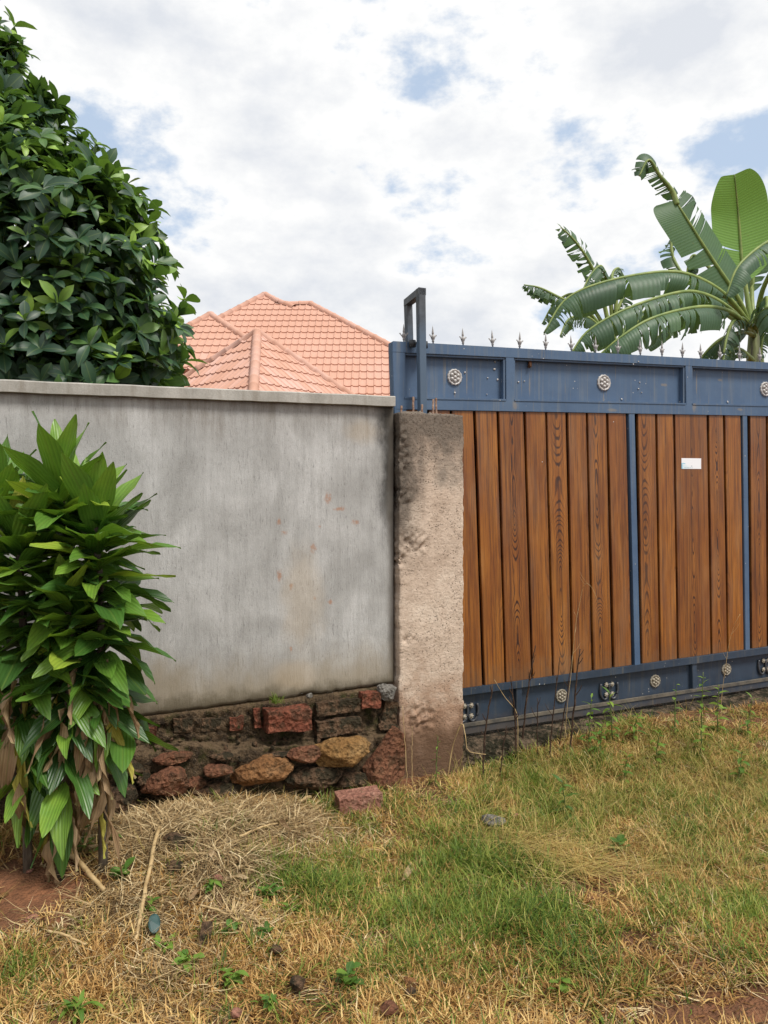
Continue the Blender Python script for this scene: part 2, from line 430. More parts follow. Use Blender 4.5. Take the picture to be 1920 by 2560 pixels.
# footing: stepped mortar body
vs = []; fs = []
ss = np.arange(SL, -.02, .014); prof_n = 46
for i, s in enumerate(ss):
    zt = wbot(s) + .0; zl = .30 + .02 * mnoise.noise(Vector((s * 3, 9, 0))) + (.07 * max(0, min(1, (-.5 - s) / 1.0)))
    for k in range(prof_n):
        t = k / (prof_n - 1)
        if k == 0: y, z = .05, zt + .004
        elif t < .35: y, z = -.018 - .015 * t, zt - .003 - (zt - zl) * (t / .35)
        elif t < .55: y, z = -.023 - (.085) * ((t - .35) / .20), zl - .018 * ((t - .35) / .20)
        else: y, z = -.108 - .03 * ((t - .55) / .45), zl - .02 - (zl + .16) * ((t - .55) / .45)
        d = fbm((s, y, z), 9, 4) * .030 + fbm((s, y, z), 34, 3) * .020
        if k > 0: y -= d * (.4 if t < .08 else 1); z += d * .6 * (1 if t > .35 else 0)
        vs.append((s, y, z))
for i in range(len(ss) - 1):
    for k in range(prof_n - 1):
        a = i * prof_n + k; fs.append((a, a + 1, a + prof_n + 1, a + prof_n))
mesh_obj("mortar_bed", vs, fs, m_mortar, wall, True)
Zm = lambda zx: 200 + zx / 1.693
Zn = lambda zy: 1650 + zy / 1.693
_pm = None
for i in range(46):
    s = rng.uniform(-2.3, -.05); zl_ = .29 + (.07 * max(0, min(1, (-.5 - s) / 1.0)))
    if i % 3: pz, py_ = zl_ + rng.uniform(-.01, .02), rng.uniform(-.10, -.035)
    else: pz, py_ = rng.uniform(.12, wbot(s) - .03), None
    if py_ is None: py_ = -.035 if pz > zl_ else -.12
    if _pm is None: o = _pm = rock('pebble', (.012, .012, .009), m_st_brn, wall, (s, py_, pz), seed=301, sub=2)
    else: o = _pm.copy(); link(o, wall); o.location = (s, py_, pz)
    q = rng.uniform(.5, 1.5); o.scale = (q, q, q); o.rotation_euler = (rng.uniform(0, 6), rng.uniform(0, 6), rng.uniform(0, 6))
def wstone(z0, y0, z1, y1, yo, dep, m_, nm="stone", seed=0, block=False, lab=None, rot=0, ang=.5):
    if not block: yo -= .035
    a = wp(Zm(z0), Zn(y1), yo); c = wp(Zm(z1), Zn(y0), yo)
    sx, sz = c[0] - a[0], c[1] - a[1]; loc = ((a[0] + c[0]) / 2, yo + dep / 2, (a[1] + c[1]) / 2)
    if block: o = rough_block(nm, (sx, dep, sz), m_, wall, loc, (0, rot, 0), .006, 22, seed)
    else: o = rock(nm, (sx * .61, dep * .62, sz * .64), m_, wall, loc, (0, rot, 0), .15, seed, 4, ang)
    if lab: o['label'] = lab
    return o
# bricks of the upper course
for i, (x0, y0, x1, y1) in enumerate([(155, 268, 228, 345), (395, 243, 478, 312), (515, 244, 598, 305), (632, 238, 694, 302), (738, 205, 766, 290), (-60, 275, 40, 350), (262, 280, 330, 350)]):
    wstone(x0, y0, x1, y1, -.038, .07, m_brick if i not in (1, 2) else m_st_brn, "brick", 20 + i, True, rot=rng.uniform(-.05, .05))
wstone(795, 205, 985, 318, -.135, .16, m_brick, "brick", 31, True, "large broken red brick jutting out of the footing", rot=.02)
wstone(1195, 138, 1275, 208, -.075, .1, m_brick, "brick", 32, True, rot=.05)
wstone(1000, 165, 1190, 240, -.060, .1, m_st_brn, "stone", 33, True)
wstone(1005, 245, 1195, 330, -.10, .12, m_st_brn, "stone", 34, True)
wstone(1020, 345, 1245, 485, -.20, .16, m_st_yel, "stone", 2, lab="rounded yellow ochre stone in the footing", ang=.6)
wstone(908, 372, 1022, 448, -.185, .1, m_st_red, "stone", 3)
wstone(672, 425, 897, 562, -.20, .16, m_st_org, "stone", 4, lab="rough orange brown stone in the footing")
wstone(530, 448, 652, 505, -.19, .1, m_st_red, "stone", 5)
wstone(288, 470, 470, 605, -.19, .15, m_st_red, "stone", 6)
wstone(108, 550, 245, 690, -.19, .16, m_st_brn, "stone", 7)
wstone(895, 448, 1110, 580, -.165, .14, m_st_brn, "stone", 8)
wstone(1095, 480, 1240, 570, -.155, .12, m_st_brn, "stone", 13)
wstone(1225, 320, 1392, 590, -.16, .16, m_st_red, "stone", 9, lab="tall rust red stone leaning against the pillar foot", rot=.06, ang=.8)
for i, (x0, y0, x1, y1) in enumerate([(240, 480, 300, 540), (470, 505, 540, 570), (640, 545, 720, 600), (250, 590, 330, 660), (20, 500, 115, 600), (-60, 560, 40, 680), (880, 560, 1000, 620), (1000, 555, 1095, 610), (800, 395, 900, 430), (560, 395, 660, 440), (330, 400, 470, 455), (140, 440, 260, 510)]): wstone(x0, y0, x1, y1, -.135, .11, (m_st_brn, m_st_red, m_st_brn)[i % 3], 'stone', 200 + i)
wstone(500, 520, 690, 620, -.175, .12, m_st_brn, "stone", 14)
wstone(1272, 108, 1345, 175, -.05, .07, m_grey, "stone", 10, rot=.3)
wstone(1282, 172, 1345, 275, -.06, .06, m_st_brn, "brick", 35, True, rot=.2)
wstone(1275, 270, 1350, 320, -.07, .08, m_st_brn, "stone", 12)

# ------------------------------------------------------------------ concrete pillar
pil = empty("concrete_pillar", (W0.x, W0.y, 0), ANG)
tag(pil, "rough cast concrete pillar between grey wall and gate, stained dark at top", "pillar")
YF = -.055
p0, _ = wp(999, 1500, YF); p1, zt = wp(1159, 1031, YF)
PW = p1 - p0; ZT = wp(1080, 1031, YF)[1]; YB = YF + .17
per = []
for k in range(42): per.append((p0 + PW * k / 41, YF, 'f'))
for k in range(1, 14): per.append((p1, YF + (YB - YF) * k / 14, 'r'))
for k in range(10): per.append((p1 - PW * k / 9, YB, 'b'))
for k in range(1, 14): per.append((p0, YB - (YB - YF) * k / 14, 'l'))
zz = np.arange(-.12, ZT, .0105); NP = len(per)
def ell(s, z, cs, cz, rs, rz): return max(0., 1 - math.hypot((s - cs) / rs, (z - cz) / rz))
hc = [wp(1035, 1360, YF) + (.11, .09), wp(1010, 1240, YF) + (.05, .09), wp(1050, 1800, YF) + (.11, .12), wp(1005, 1400, YF) + (.03, .05), wp(1020, 1600, YF) + (.05, .02), wp(1010, 1130, YF) + (.035, .2)]
seam, _ = wp(1087, 1500, YF)
vs = []; fs = []
for j, z in enumerate(zz):
    for (s, y, side) in per:
        d = fbm((s, y, z), 11, 3) * .003 + fbm((s, y, z), 60, 2) * .0012
        hcv = max(ell(s, z, *h) for h in hc)
        d += (fbm((s, y, z), 34, 4) * .024 - .008) * min(1, hcv * 1.8)
        if abs(s - seam) < .008 and side == 'f': d -= .006 * (1 - abs(s - seam) / .008) * (.6 + mnoise.noise(Vector((0, 0, z * 22)))) * sm(.5, .8, z)
        ex = mnoise.noise(Vector((3, 1, z * 7))) * .008 + mnoise.noise(Vector((8, 1, z * 24))) * .006 + mnoise.noise(Vector((2, 7, z * 60))) * .003
        if side == 'f':
            e = min(s - p0, p1 - s)
            yy = y - d + max(0, .006 - e) * .9
            sx = s + (ex if p1 - s < .012 else 0) - (.012 * (abs(mnoise.noise(Vector((5, 5, z * 9)))) > .25) * 0)
            if s - p0 < .012: sx += ex * 1.2 - .002
            vs.append((sx, yy, z))
        elif side == 'l': vs.append((s - d * 1.4 + ex, y, z))
        elif side == 'r': vs.append((s + d + ex, y, z))
        else: vs.append((s, y + d, z))
for j in range(len(zz) - 1):
    for k in range(NP):
        k2 = (k + 1) % NP; fs.append((j * NP + k, j * NP + k2, (j + 1) * NP + k2, (j + 1) * NP + k))
# broken top
n0 = len(vs); last = (len(zz) - 1) * NP
cx, cy = (p0 + p1) / 2, (YF + YB) / 2
for q, f in ((1, .7), (2, .35)):
    for k in range(NP):
        x, y, z = vs[last + k]; vs.append((cx + (x - cx) * f, cy + (y - cy) * f, z + .006 + .018 * fbm((x * f, y * f, q), 30, 3)))
vs.append((cx, cy, ZT))
for k in range(NP):
    k2 = (k + 1) % NP
    fs += [(last + k, last + k2, n0 + k2, n0 + k), (n0 + k, n0 + k2, n0 + NP + k2, n0 + NP + k), (n0 + NP + k, n0 + NP + k2, n0 + 2 * NP)]
mesh_obj("shaft", vs, fs, m_pillar, pil, True)
m_rebar, b = mat("rebar"); oc = b.obj()
b.out(b.ramp(b.noise(oc, 60, 4, .6), [(.35, (.16, .08, .05)), (.65, (.46, .33, .25))]), .8, None, .3)
for (px, pt, pb, yo, lean) in [(1002, 1014, 1040, -.03, .004), (1033, 992, 1040, -.01, 0), (1055, 1011, 1040, -.03, 0), (1082, 998, 1040, -.03, .003), (1091, 995, 1040, -.01, -.003)]:
    s, z1 = wp(px, pt, yo); m_ = MB(); pts = []
    for k in range(9):
        z = ZT - .05 + (z1 - ZT + .05) * k / 8; pts.append((s + lean * k / 8 + .0008 * math.sin(k * 2), yo, z))
    m_.tube(pts, [.0055 + .0008 * (k % 2) for k in range(9)], 6); m_.build("rebar", m_rebar, pil)

# ------------------------------------------------------------------ gate
m_blue, b = mat("gate_blue_paint"); oc = b.obj(); s_, y_, z_ = b.sep(oc)
c1 = b.noise(oc, 4, 5, .6); st = b.noise(b.vmap(oc, (34, 34, 1.3)), 1, 4, .6); sp = b.vor(oc, 26, 'F1'); spn = b.noise(oc, 5, 3, .6)
col = b.ramp(c1, [(.3, (.058, .102, .178)), (.6, (.076, .128, .212)), (.8, (.094, .145, .222))])
col = b.mix(b.ramp(st, [(.52, 0.), (.72, .42)]), col, (.19, .20, .19))
col = b.mix(b.ramp(b.noise(b.vmap(oc, (60, 60, 3), (4, 4, 4)), 1, 3, .5), [(.63, 0.), (.72, .35)]), col, (.22, .18, .11))
dust = b.mr(b.m('ADD', z_, b.m('MULTIPLY', b.noise(oc, 20, 4, .6), -.12)), .22, .10)
col = b.mix(b.m('MULTIPLY', dust, .5), col, (.12, .085, .05))
runs = spots(b, s_, z_, [gp(1324, 962, .012) + (.007, .085), gp(1509, 996, .012) + (.009, .040), gp(1167, 945, .012) + (.005, .12), gp(1137, 985, .012) + (.006, .035), gp(1113, 930, .012) + (.004, .09), gp(1287, 1014) + (.020, .03), gp(1735, 1018) + (.02, .04), gp(1530, 1025) + (.05, .012), gp(1660, 962, .012) + (.035, .012), gp(1800, 950, .012) + (.025, .01), gp(1741, 960, .012) + (.006, .09), gp(1850, 1024) + (.03, .012)], b.m('MULTIPLY', b.m('SUBTRACT', b.noise(oc, 35, 4, .65), .5), 1.2))
col = b.mix(b.m('MULTIPLY', runs, .5), col, (.27, .22, .15))
spm = b.m('MULTIPLY', b.mr(sp, .07, .12, 1., 0.), b.mr(spn, .52, .60))
col = b.mix(b.m('MULTIPLY', spm, .9), col, (.55, .52, .47))
b.out(col, b.ramp(c1, [(.3, .42), (.7, .58)]), b.bump(b.m('ADD', b.noise(oc, 18, 3, .5), b.m('MULTIPLY', spm, .5)), .12, .01), .4)
m_navy, b = mat("gate_lower_navy"); oc = b.obj(); s_, y_, z_ = b.sep(oc)  # darker version of the gate blue for the lower band parts
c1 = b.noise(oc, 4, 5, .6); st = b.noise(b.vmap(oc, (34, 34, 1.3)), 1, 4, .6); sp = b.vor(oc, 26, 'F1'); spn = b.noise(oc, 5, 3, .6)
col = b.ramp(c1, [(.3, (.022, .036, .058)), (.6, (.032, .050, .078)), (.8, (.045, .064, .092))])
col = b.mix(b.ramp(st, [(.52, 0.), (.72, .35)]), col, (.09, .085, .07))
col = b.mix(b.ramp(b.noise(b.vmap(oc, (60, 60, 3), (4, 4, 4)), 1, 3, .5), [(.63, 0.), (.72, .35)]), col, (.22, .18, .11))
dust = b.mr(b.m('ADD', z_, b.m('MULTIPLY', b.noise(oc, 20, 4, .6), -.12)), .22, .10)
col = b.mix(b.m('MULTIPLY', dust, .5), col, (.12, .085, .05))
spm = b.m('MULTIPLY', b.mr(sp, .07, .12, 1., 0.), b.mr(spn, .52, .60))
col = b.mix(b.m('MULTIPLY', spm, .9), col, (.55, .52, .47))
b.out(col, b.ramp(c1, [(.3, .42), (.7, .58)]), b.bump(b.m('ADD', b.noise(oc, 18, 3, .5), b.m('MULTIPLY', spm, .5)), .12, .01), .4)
m_dark, b = mat("gate_backing"); oc = b.obj()
b.out(b.ramp(b.noise(oc, 20, 3, .5), [(.3, (.004, .002, .002)), (.7, (.012, .005, .004))]), .8, None, .15)
m_silver, b = mat("rosette_silver"); oc = b.obj()
n1 = b.noise(oc, 90, 4, .6)
b.out(b.ramp(n1, [(.3, (.30, .28, .26)), (.55, (.52, .50, .48)), (.8, (.66, .64, .62))]), .5, b.bump(n1, .3, .003), .5, .15)
m_bronze, b = mat("rosette_bronze"); oc = b.obj()
n1 = b.noise(oc, 90, 4, .6)
b.out(b.ramp(n1, [(.3, (.20, .17, .12)), (.6, (.36, .32, .25)), (.8, (.45, .41, .34))]), .55, b.bump(n1, .3, .003), .45, .1)
m_iron, b = mat("dark_iron"); oc = b.obj()
n1 = b.noise(oc, 14, 5, .6)
b.out(b.ramp(n1, [(.35, (.022, .024, .028)), (.6, (.045, .050, .058)), (.8, (.075, .058, .045))]), .5, b.bump(n1, .2, .004), .4)
m_spear, b = mat("spear_grey"); oc = b.obj()
n1 = b.noise(oc, 60, 4, .6)
b.out(b.ramp(n1, [(.35, (.22, .21, .20)), (.6, (.40, .385, .37)), (.8, (.33, .24, .17))]), .55, None, .4, .1)

m_trim, b = mat("trim_dusty"); b.out(b.ramp(b.noise(b.obj(), 14, 4, .6), [(.3, (.055, .052, .048)), (.7, (.16, .135, .10))]), .7)
m_scroll, b = mat("scroll_iron"); b.out(b.ramp(b.noise(b.obj(), 40, 4, .6), [(.3, (.020, .022, .026)), (.7, (.07, .075, .085))]), .4, None, .5)
gate = empty("sliding_gate", (G0.x, G0.y, 0), ANG)
tag(gate, "wide sliding gate of varnished wooden planks in a blue steel frame with spearheads", "gate")
def line(a, c):
    (s0, z0), (s1, z1) = gp(*a), gp(*c)
    return lambda s: z0 + (z1 - z0) * (s - s0) / (s1 - s0)
L_top = line((981, 854), (1920, 906)); L_tr = line((1011, 882), (1712, 914))
L_br = line((1011, 997), (1712, 1012)); L_bb = line((1011, 1024), (1712, 1036))
L_w = line((1163, 1721), (1918, 1617)); L_w2 = line((1163, 1738), (1918, 1633))
L_l = line((1163, 1809), (1918, 1694)); L_l2 = line((1163, 1817), (1918, 1701)); L_bot = line((1163, 1836), (1918, 1716))
GR = gp(2330, 1300)[0]     # the gate goes on beyond the frame
GL = gp(981, 854)[0]; LEAN = .035
def gleft(z): return GL + LEAN * (gp(981, 854)[1] - z)
def rail(name, La, Lb, s0, s1, y0=-.032, y1=.028, ch=.003, m_=None):
    k = MB(); k.quadbox([(s0, Lb(s0)), (s1, Lb(s1)), (s1, La(s1)), (s0, La(s0))], y0, y1, ch)
    return k.build(name, m_ or m_blue, gate)
zt0, zb0 = L_top(GL), L_bot(GL)
rail("top_rail", L_top, L_tr, GL, GR); rail("middle_rail", L_br, L_bb, GL + .02, GR)
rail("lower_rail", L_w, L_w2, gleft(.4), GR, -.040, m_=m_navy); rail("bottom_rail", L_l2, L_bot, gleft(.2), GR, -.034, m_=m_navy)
rail("bottom_trim", L_l, L_l2, gleft(.2), GR, -.041, -.020, .002, m_trim)
def upright(name, xt, xb, ya, yb, w_t, z_top, z_bot, y0=-.028, y1=.024, m_=None):
    st, sb = gp(xt, ya)[0], gp(xb, yb)[0]
    k = MB(); k.quadbox([(sb - w_t, z_bot(sb)), (sb + w_t, z_bot(sb)), (st + w_t, z_top(st)), (st - w_t, z_top(st))], y0, y1, .003)
    return k.build(name, m_ or m_blue, gate)
# left stile, verticals of the top and bottom bands, long bars between planks
k = MB(); k.quadbox([(gleft(zb0), zb0), (gleft(zb0) + .075, zb0 - .002), (GL + .075, L_tr(GL) + .01), (GL, L_tr(GL) + .01)], -.0305, .026, .003); k.build("stile", m_blue, gate)
for xt, xb in ((1275, 1276), (1722, 1724), (2190, 2194)): upright("upright", xt, xb, 895, 1010, .030, lambda s: L_tr(s) + .004, lambda s: L_br(s) - .004, -.0305)
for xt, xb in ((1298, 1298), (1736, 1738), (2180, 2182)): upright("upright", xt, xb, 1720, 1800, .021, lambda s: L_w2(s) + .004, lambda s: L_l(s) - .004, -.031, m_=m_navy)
bars = [(1579, 1595), (1863, 1870), (2165, 2168)]
for xt, xb in bars: upright("long_bar", xt, xb, 1030, 1650, .0225, lambda s: L_bb(s) + .004, lambda s: L_w(s) - .004, -.029)
# panels: recessed sheets of the top and bottom bands, lips round the top panels
edges_t = [GL + .07] + [gp(x, 950)[0] for x in (1275, 1722, 2192)] + [GR]
for i in range(len(edges_t) - 1):
    a, c = edges_t[i], edges_t[i + 1]
    k = MB(); k.quadbox([(a, L_br(a) - .01), (c, L_br(c) - .01), (c, L_tr(c) + .01), (a, L_tr(a) + .01)], .012, .016); k.build("panel", m_blue, gate)
    a2, c2 = a + (.006 if i == 0 else .031), c - .031
    k = MB(); t = .011
    k.quadbox([(a2, L_tr(a2) - t), (c2, L_tr(c2) - t), (c2, L_tr(c2) - .0005), (a2, L_tr(a2) - .0005)], -.022, .010)
    k.quadbox([(a2, L_br(a2) + .0005), (c2, L_br(c2) + .0005), (c2, L_br(c2) + t), (a2, L_br(a2) + t)], -.036, .010)
    k.quadbox([(a2 + .0005, L_br(a2) + t), (a2 + t, L_br(a2) + t), (a2 + t, L_tr(a2) - t), (a2 + .0005, L_tr(a2) - t)], -.022, .010)
    k.quadbox([(c2 - t, L_br(c2) + t), (c2 - .0005, L_br(c2) + t), (c2 - .0005, L_tr(c2) - t), (c2 - t, L_tr(c2) - t)], -.022, .010)
    k.build("panel_lip", m_blue, gate)
edges_b = [gleft(.3) + .07] + [gp(x, 1750)[0] for x in (1298, 1737, 2181)] + [GR]
for i in range(len(edges_b) - 1):
    a, c = edges_b[i], edges_b[i + 1]
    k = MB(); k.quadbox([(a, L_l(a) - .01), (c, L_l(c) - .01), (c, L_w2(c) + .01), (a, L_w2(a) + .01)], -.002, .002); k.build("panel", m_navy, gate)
# dark sheet behind planks
a, c = gleft(1) + .07, GR
k = MB(); k.quadbox([(a, L_w(a) - .005), (c, L_w(c) - .005), (c, L_bb(c) + .005), (a, L_bb(a) + .005)], .020, .024); k.build("backing_sheet", m_dark, gate)

def wood_mat(i, sc_t, zt_, sc_b, zb_, center, d0, amp, cath):
    m_, b = mat("plank_wood"); oc = b.obj(); s_, y_, z_ = b.sep(oc)
    lean = (sc_t - sc_b) / (zt_ - zb_)
    u = b.m('SUBTRACT', s_, b.m('ADD', sc_b + center, b.m('MULTIPLY', b.m('SUBTRACT', z_, zb_), lean)))
    sd_ = i * 7.31
    wob = b.noise(b.comb(b.m('MULTIPLY', u, 9), sd_, b.m('MULTIPLY', z_, 3.2)), 1, 3, .5)
    ul = b.m('ADD', u, b.m('MULTIPLY', b.m('SUBTRACT', wob, .5), .014))
    dz_ = b.noise(b.comb(sd_, 2.2, b.m('MULTIPLY', z_, 1.35)), 1, 2.5, .45)
    d = b.m('ADD', d0, b.m('MULTIPLY', b.m('SUBTRACT', dz_, .5), amp))
    r = b.m('SQRT', b.m('ADD', b.m('MULTIPLY', ul, ul), b.m('MULTIPLY', d, d)))
    fw = b.noise(b.comb(b.m('MULTIPLY', u, 60), sd_, b.m('MULTIPLY', z_, 5)), 1, 3, .6)
    ph = b.m('ADD', b.m('MULTIPLY', r, 2 * math.pi / .0078), b.m('MULTIPLY', fw, 4.0))
    ring = b.mr(b.m('SINE', ph), .15, .95)
    near_c = b.mr(b.m('ABSOLUTE', ul), .004, .042, 1., .22)
    streak = b.noise(b.comb(b.m('MULTIPLY', u, 75), sd_, b.m('MULTIPLY', z_, 1.4)), 1, 5, .65)
    streak2 = b.noise(b.comb(b.m('MULTIPLY', u, 210), sd_, b.m('MULTIPLY', z_, 3.0)), 1, 4, .65)
    blot = b.noise(b.comb(b.m('MULTIPLY', u, 16), sd_, b.m('MULTIPLY', z_, 2.6)), 1, 4, .6)
    t = (i * .37) % 1
    base = b.ramp(blot, [(.3, (.17 + .06 * t, .052 + .020 * t, .011)), (.55, (.25 + .08 * t, .088 + .032 * t, .017)), (.8, (.33 + .08 * t, .132 + .034 * t, .028))])
    col = b.mix(b.ramp(streak, [(.46, 0.), (.68, .9)]), base, (.080, .026, .010))
    col = b.mix(b.ramp(streak2, [(.52, 0.), (.68, .75)]), col, (.040, .014, .008))
    col = b.mix(b.m('MULTIPLY', b.m('MULTIPLY', ring, near_c), cath), col, (.040, .015, .009))
    spl = b.mr(b.m('ADD', z_, b.m('MULTIPLY', b.m('SUBTRACT', b.noise(oc, 24, 4, .65), .5), .35)), .62, .44)
    col = b.mix(b.m('MULTIPLY', spl, .35), col, (.16, .095, .05))
    fade = b.ramp(b.noise(b.vmap(oc, (5, 5, 1.1), (i, 0, 0)), 1, 4, .6), [(.52, 0.), (.75, .35)])
    col = b.mix(fade, col, (.30, .19, .11))
    b.out(col, .42, b.bump(b.m('SUBTRACT', streak2, b.m('MULTIPLY', ring, .5 * cath)), .18, .004), .45, coat=.12)
    return m_
zx = lambda v: 960 + v * .57866
zy = lambda v: 980 + v * .57866
planks = [(-60, -20, -20, 0), (-5, 85, 18, 100), (95, 185, 115, 205), (195, 285, 215, 305), (295, 385, 322, 425), (397, 487, 437, 522), (498, 602, 530, 637), (613, 697, 645, 727), (706, 785, 735, 810), (797, 873, 820, 898), (882, 960, 908, 985), (970, 1045, 997, 1070),
          (1098, 1172, 1117, 1190), (1182, 1250, 1198, 1267), (1258, 1395, 1275, 1412), (1405, 1465, 1420, 1483), (1475, 1540, 1490, 1555),
          (1583, 1650, 1592, 1655), (1660, 1725, 1667, 1732), (1735, 1850, 1741, 1856), (1860, 1925, 1866, 1930), (1935, 2010, 1940, 2014), (2022, 2075, 2026, 2078)]
cathp = {6: (.0, .0, .30, 1.), 8: (.0, .06, .26, .95), 10: (-.018, .04, .24, .95), 12: (-.026, .05, .24, .85), 14: (.0, .0, .30, .95), 15: (-.004, .02, .26, .95), 17: (.0, .03, .26, .8), 19: (0, 0, .3, .9)}
for i, (t0, t1, b0, b1) in enumerate(planks):
    st0, st1 = gp(zx(t0), 1030, -.022)[0], gp(zx(t1), 1030, -.022)[0]
    yb = zy(1283 - (b0 - 345) * .1397)
    sb0, sb1 = gp(zx(b0), yb, -.022)[0], gp(zx(b1), yb, -.022)[0]
    sb0 = max(sb0, gleft(.4) + .08); st0 = max(st0, GL + .08)
    if sb1 - sb0 < .02 or st1 - st0 < .02: continue
    k = MB(); k.quadbox([(sb0, L_w(sb0) - .001), (sb1, L_w(sb1) - .001), (st1, L_bb(st1) + .002), (st0, L_bb(st0) + .002)], -.022, -.002, .003)
    ce, d0, am, ca = cathp.get(i, (.07 * (1 if i % 2 else -1), .05, .10, .35))
    k.build("plank", wood_mat(i, (st0 + st1) / 2, L_bb(st0), (sb0 + sb1) / 2, L_w(sb0), ce, d0, am, ca), gate)
# rosettes
def rosette(px, py, r, m_, yb):
    s, z = gp(px, py, yb); k = MB()
    n = 40; prof = [(1.0, 0), (1.0, .004), (.94, .010), (.80, .010), (.74, .005), (.0001, .006)]
    vs = []; fs = []
    for q, (rr, h) in enumerate(prof):
        for j in range(n):
            a = 2 * math.pi * j / n; ww = 1 + (.045 * math.cos(13 * a) if q < 3 else 0)
            vs.append((s + r * rr * ww * math.cos(a), yb - h, z + r * rr * ww * math.sin(a)))
    for q in range(len(prof) - 1):
        for j in range(n): fs.append((q * n + j, q * n + (j + 1) % n, (q + 1) * n + (j + 1) % n, (q + 1) * n + j))
    k.add(vs, fs)
    for j in range(7):
        a = j * math.pi / 3; cx_, cz_ = (0, 0) if j == 6 else (.47 * r * math.cos(a + .5), .47 * r * math.sin(a + .5))
        k.lathe([(.25 * r, 0), (.24 * r, .006), (.17 * r, .0115), (.07 * r, .014)], 10, (s + cx_, yb - .004, z + cz_), 'y')
    return k.build("rosette", m_, gate, True)
for px, py in ((1136, 943), (1509, 957), (1913, 973), (2330, 985)): rosette(px, py, .050 if px < 1300 else .054, m_silver, .012)
for px, py in ((1403, 1739), (1637, 1702), (1815, 1673), (2080, 1632)): rosette(px, py, .043, m_bronze, -.002)
def scroll(px, py):
    s, z = gp(px, py, -.004); k = MB()
    for sg in (-1, 1):
        pts = []
        for q in range(25):
            a = R(-215 + q * 250 / 24)
            rx = .036; rz = .066
            pts.append((s + sg * (.036 + rx * math.cos(a + 0)), -.010, z + rz * math.sin(a) * (1 if True else 1)))
        k.tube(pts, .0085, 6)
    o = k.build("scroll_ornament", m_scroll, gate, True)
    for ax in (-.024, .024):
        for az in (-.034, .030):
            kk = MB(); kk.lathe([(.0135, 0), (.013, .004), (.008, .009), (.003, .011)], 10, (s + ax, -.010, z + az), 'y')
            for j in range(7):
                a = 2 * math.pi * j / 7; kk.lathe([(.005, 0), (.004, .006), (.001, .0075)], 5, (s + ax + .0115 * math.cos(a), -.010, z + az + .0135 * math.sin(a)), 'y')
            kk.build("stud", m_bronze, o, True)
for px, py in ((1168, 1776), (1521, 1722), (1912, 1661)): scroll(px, py)
# spearheads
def spear_mesh():
    k = MB()
    prof = [(.006, 0), (.006, .018), (.011, .022), (.0075, .027), (.013, .036), (.0165, .046), (.012, .056), (.006, .062), (.0085, .066), (.0075, .078), (.0035, .100), (.0006, .116)]
    k.lathe([(r * .82, h) for r, h in prof], 8)
    for sg in (-1, 1):
        k.tube([(sg * .008, 0, .040), (sg * .017, 0, .052), (sg * .0225, 0, .062), (sg * .026, 0, .060), (sg * .0255, 0, .054)], [.0035, .0032, .0028, .0022, .0012], 5)
    o = k.build("spearhead", m_spear, gate, True); return o
sp0 = None
for px in (1010, 1083, 1158, 1232, 1299, 1364, 1429, 1489, 1545, 1601, 1655, 1706, 1752, 1800, 1849, 1900, 1948, 1995):
    s = gp(px, 870, 0)[0]
    if sp0 is None: o = sp0 = spear_mesh()
    else: o = sp0.copy(); link(o, gate)
    o.location = (s, 0, L_top(s) - .001)
    o.rotation_euler = (rng.uniform(-.03, .03), rng.uniform(-.04, .04) - .02, rng.uniform(-.3, .3))
# paper notice with a blue printed corner
s0, z0 = gp(1704, 1172, -.024); s1, z1 = gp(1753, 1147, -.024)
k = MB(); k.quadbox([(s0, z0), (s1, z0 + .003), (s1, z1 + .003), (s0, z1)], -.0238, -.0222)
m_paper, b = mat("notice_paper"); oc = b.obj(); s_, y_, z_ = b.sep(oc)
u = b.m('DIVIDE', b.m('SUBTRACT', s_, s0), s1 - s0); v = b.m('DIVIDE', b.m('SUBTRACT', z_, z0), z1 - z0)
bl = b.m('MULTIPLY', b.mr(u, .10, .0), b.mr(v, .55, .4)); 
bl2 = b.m('MULTIPLY', b.mr(b.m('ABSOLUTE', b.m('SUBTRACT', v, .5)), .05, .02), b.mr(u, .24, .14))
wash = b.m('MULTIPLY', b.mr(u, .62, .2), b.mr(b.m('ADD', v, b.m('MULTIPLY', u, .8)), .75, .35))
ln = b.m('MULTIPLY', b.mr(b.m('ABSOLUTE', b.m('SUBTRACT', v, .12)), .06, .03), b.m('MULTIPLY', b.mr(u, .1, .14), b.mr(u, .6, .55)))
txt = b.m('MULTIPLY', ln, b.mr(b.noise(b.comb(b.m('MULTIPLY', u, 40), 0, 0), 1, 1), .45, .5))
dot = b.m('MULTIPLY', b.mr(b.m('ABSOLUTE', b.m('SUBTRACT', u, .51)), .05, .02), b.mr(b.m('ABSOLUTE', b.m('SUBTRACT', v, .28)), .07, .03))
col = b.mix(b.m('MULTIPLY', wash, .55), (.82, .83, .85), (.52, .72, .80))
col = b.mix(b.m('MULTIPLY', b.m('MAXIMUM', bl, bl2), .85), col, (.13, .45, .62))
col = b.mix(b.m('MULTIPLY', b.m('MAXIMUM', txt, dot), .6), col, (.30, .36, .40))
b.out(col, .6, None, .3)
o = k.build("paper_notice", m_paper, gate); o['label'] = "small white paper notice with a blue printed corner"
# rusty lump and its streak on the second panel
s, z = gp(1324, 912, .0)
o = rock("rust_lump", (.017, .016, .024), m_st_red, gate, (s, -.004, z), seed=77, sub=2); o['label'] = "small brown lump stuck under the top rail"
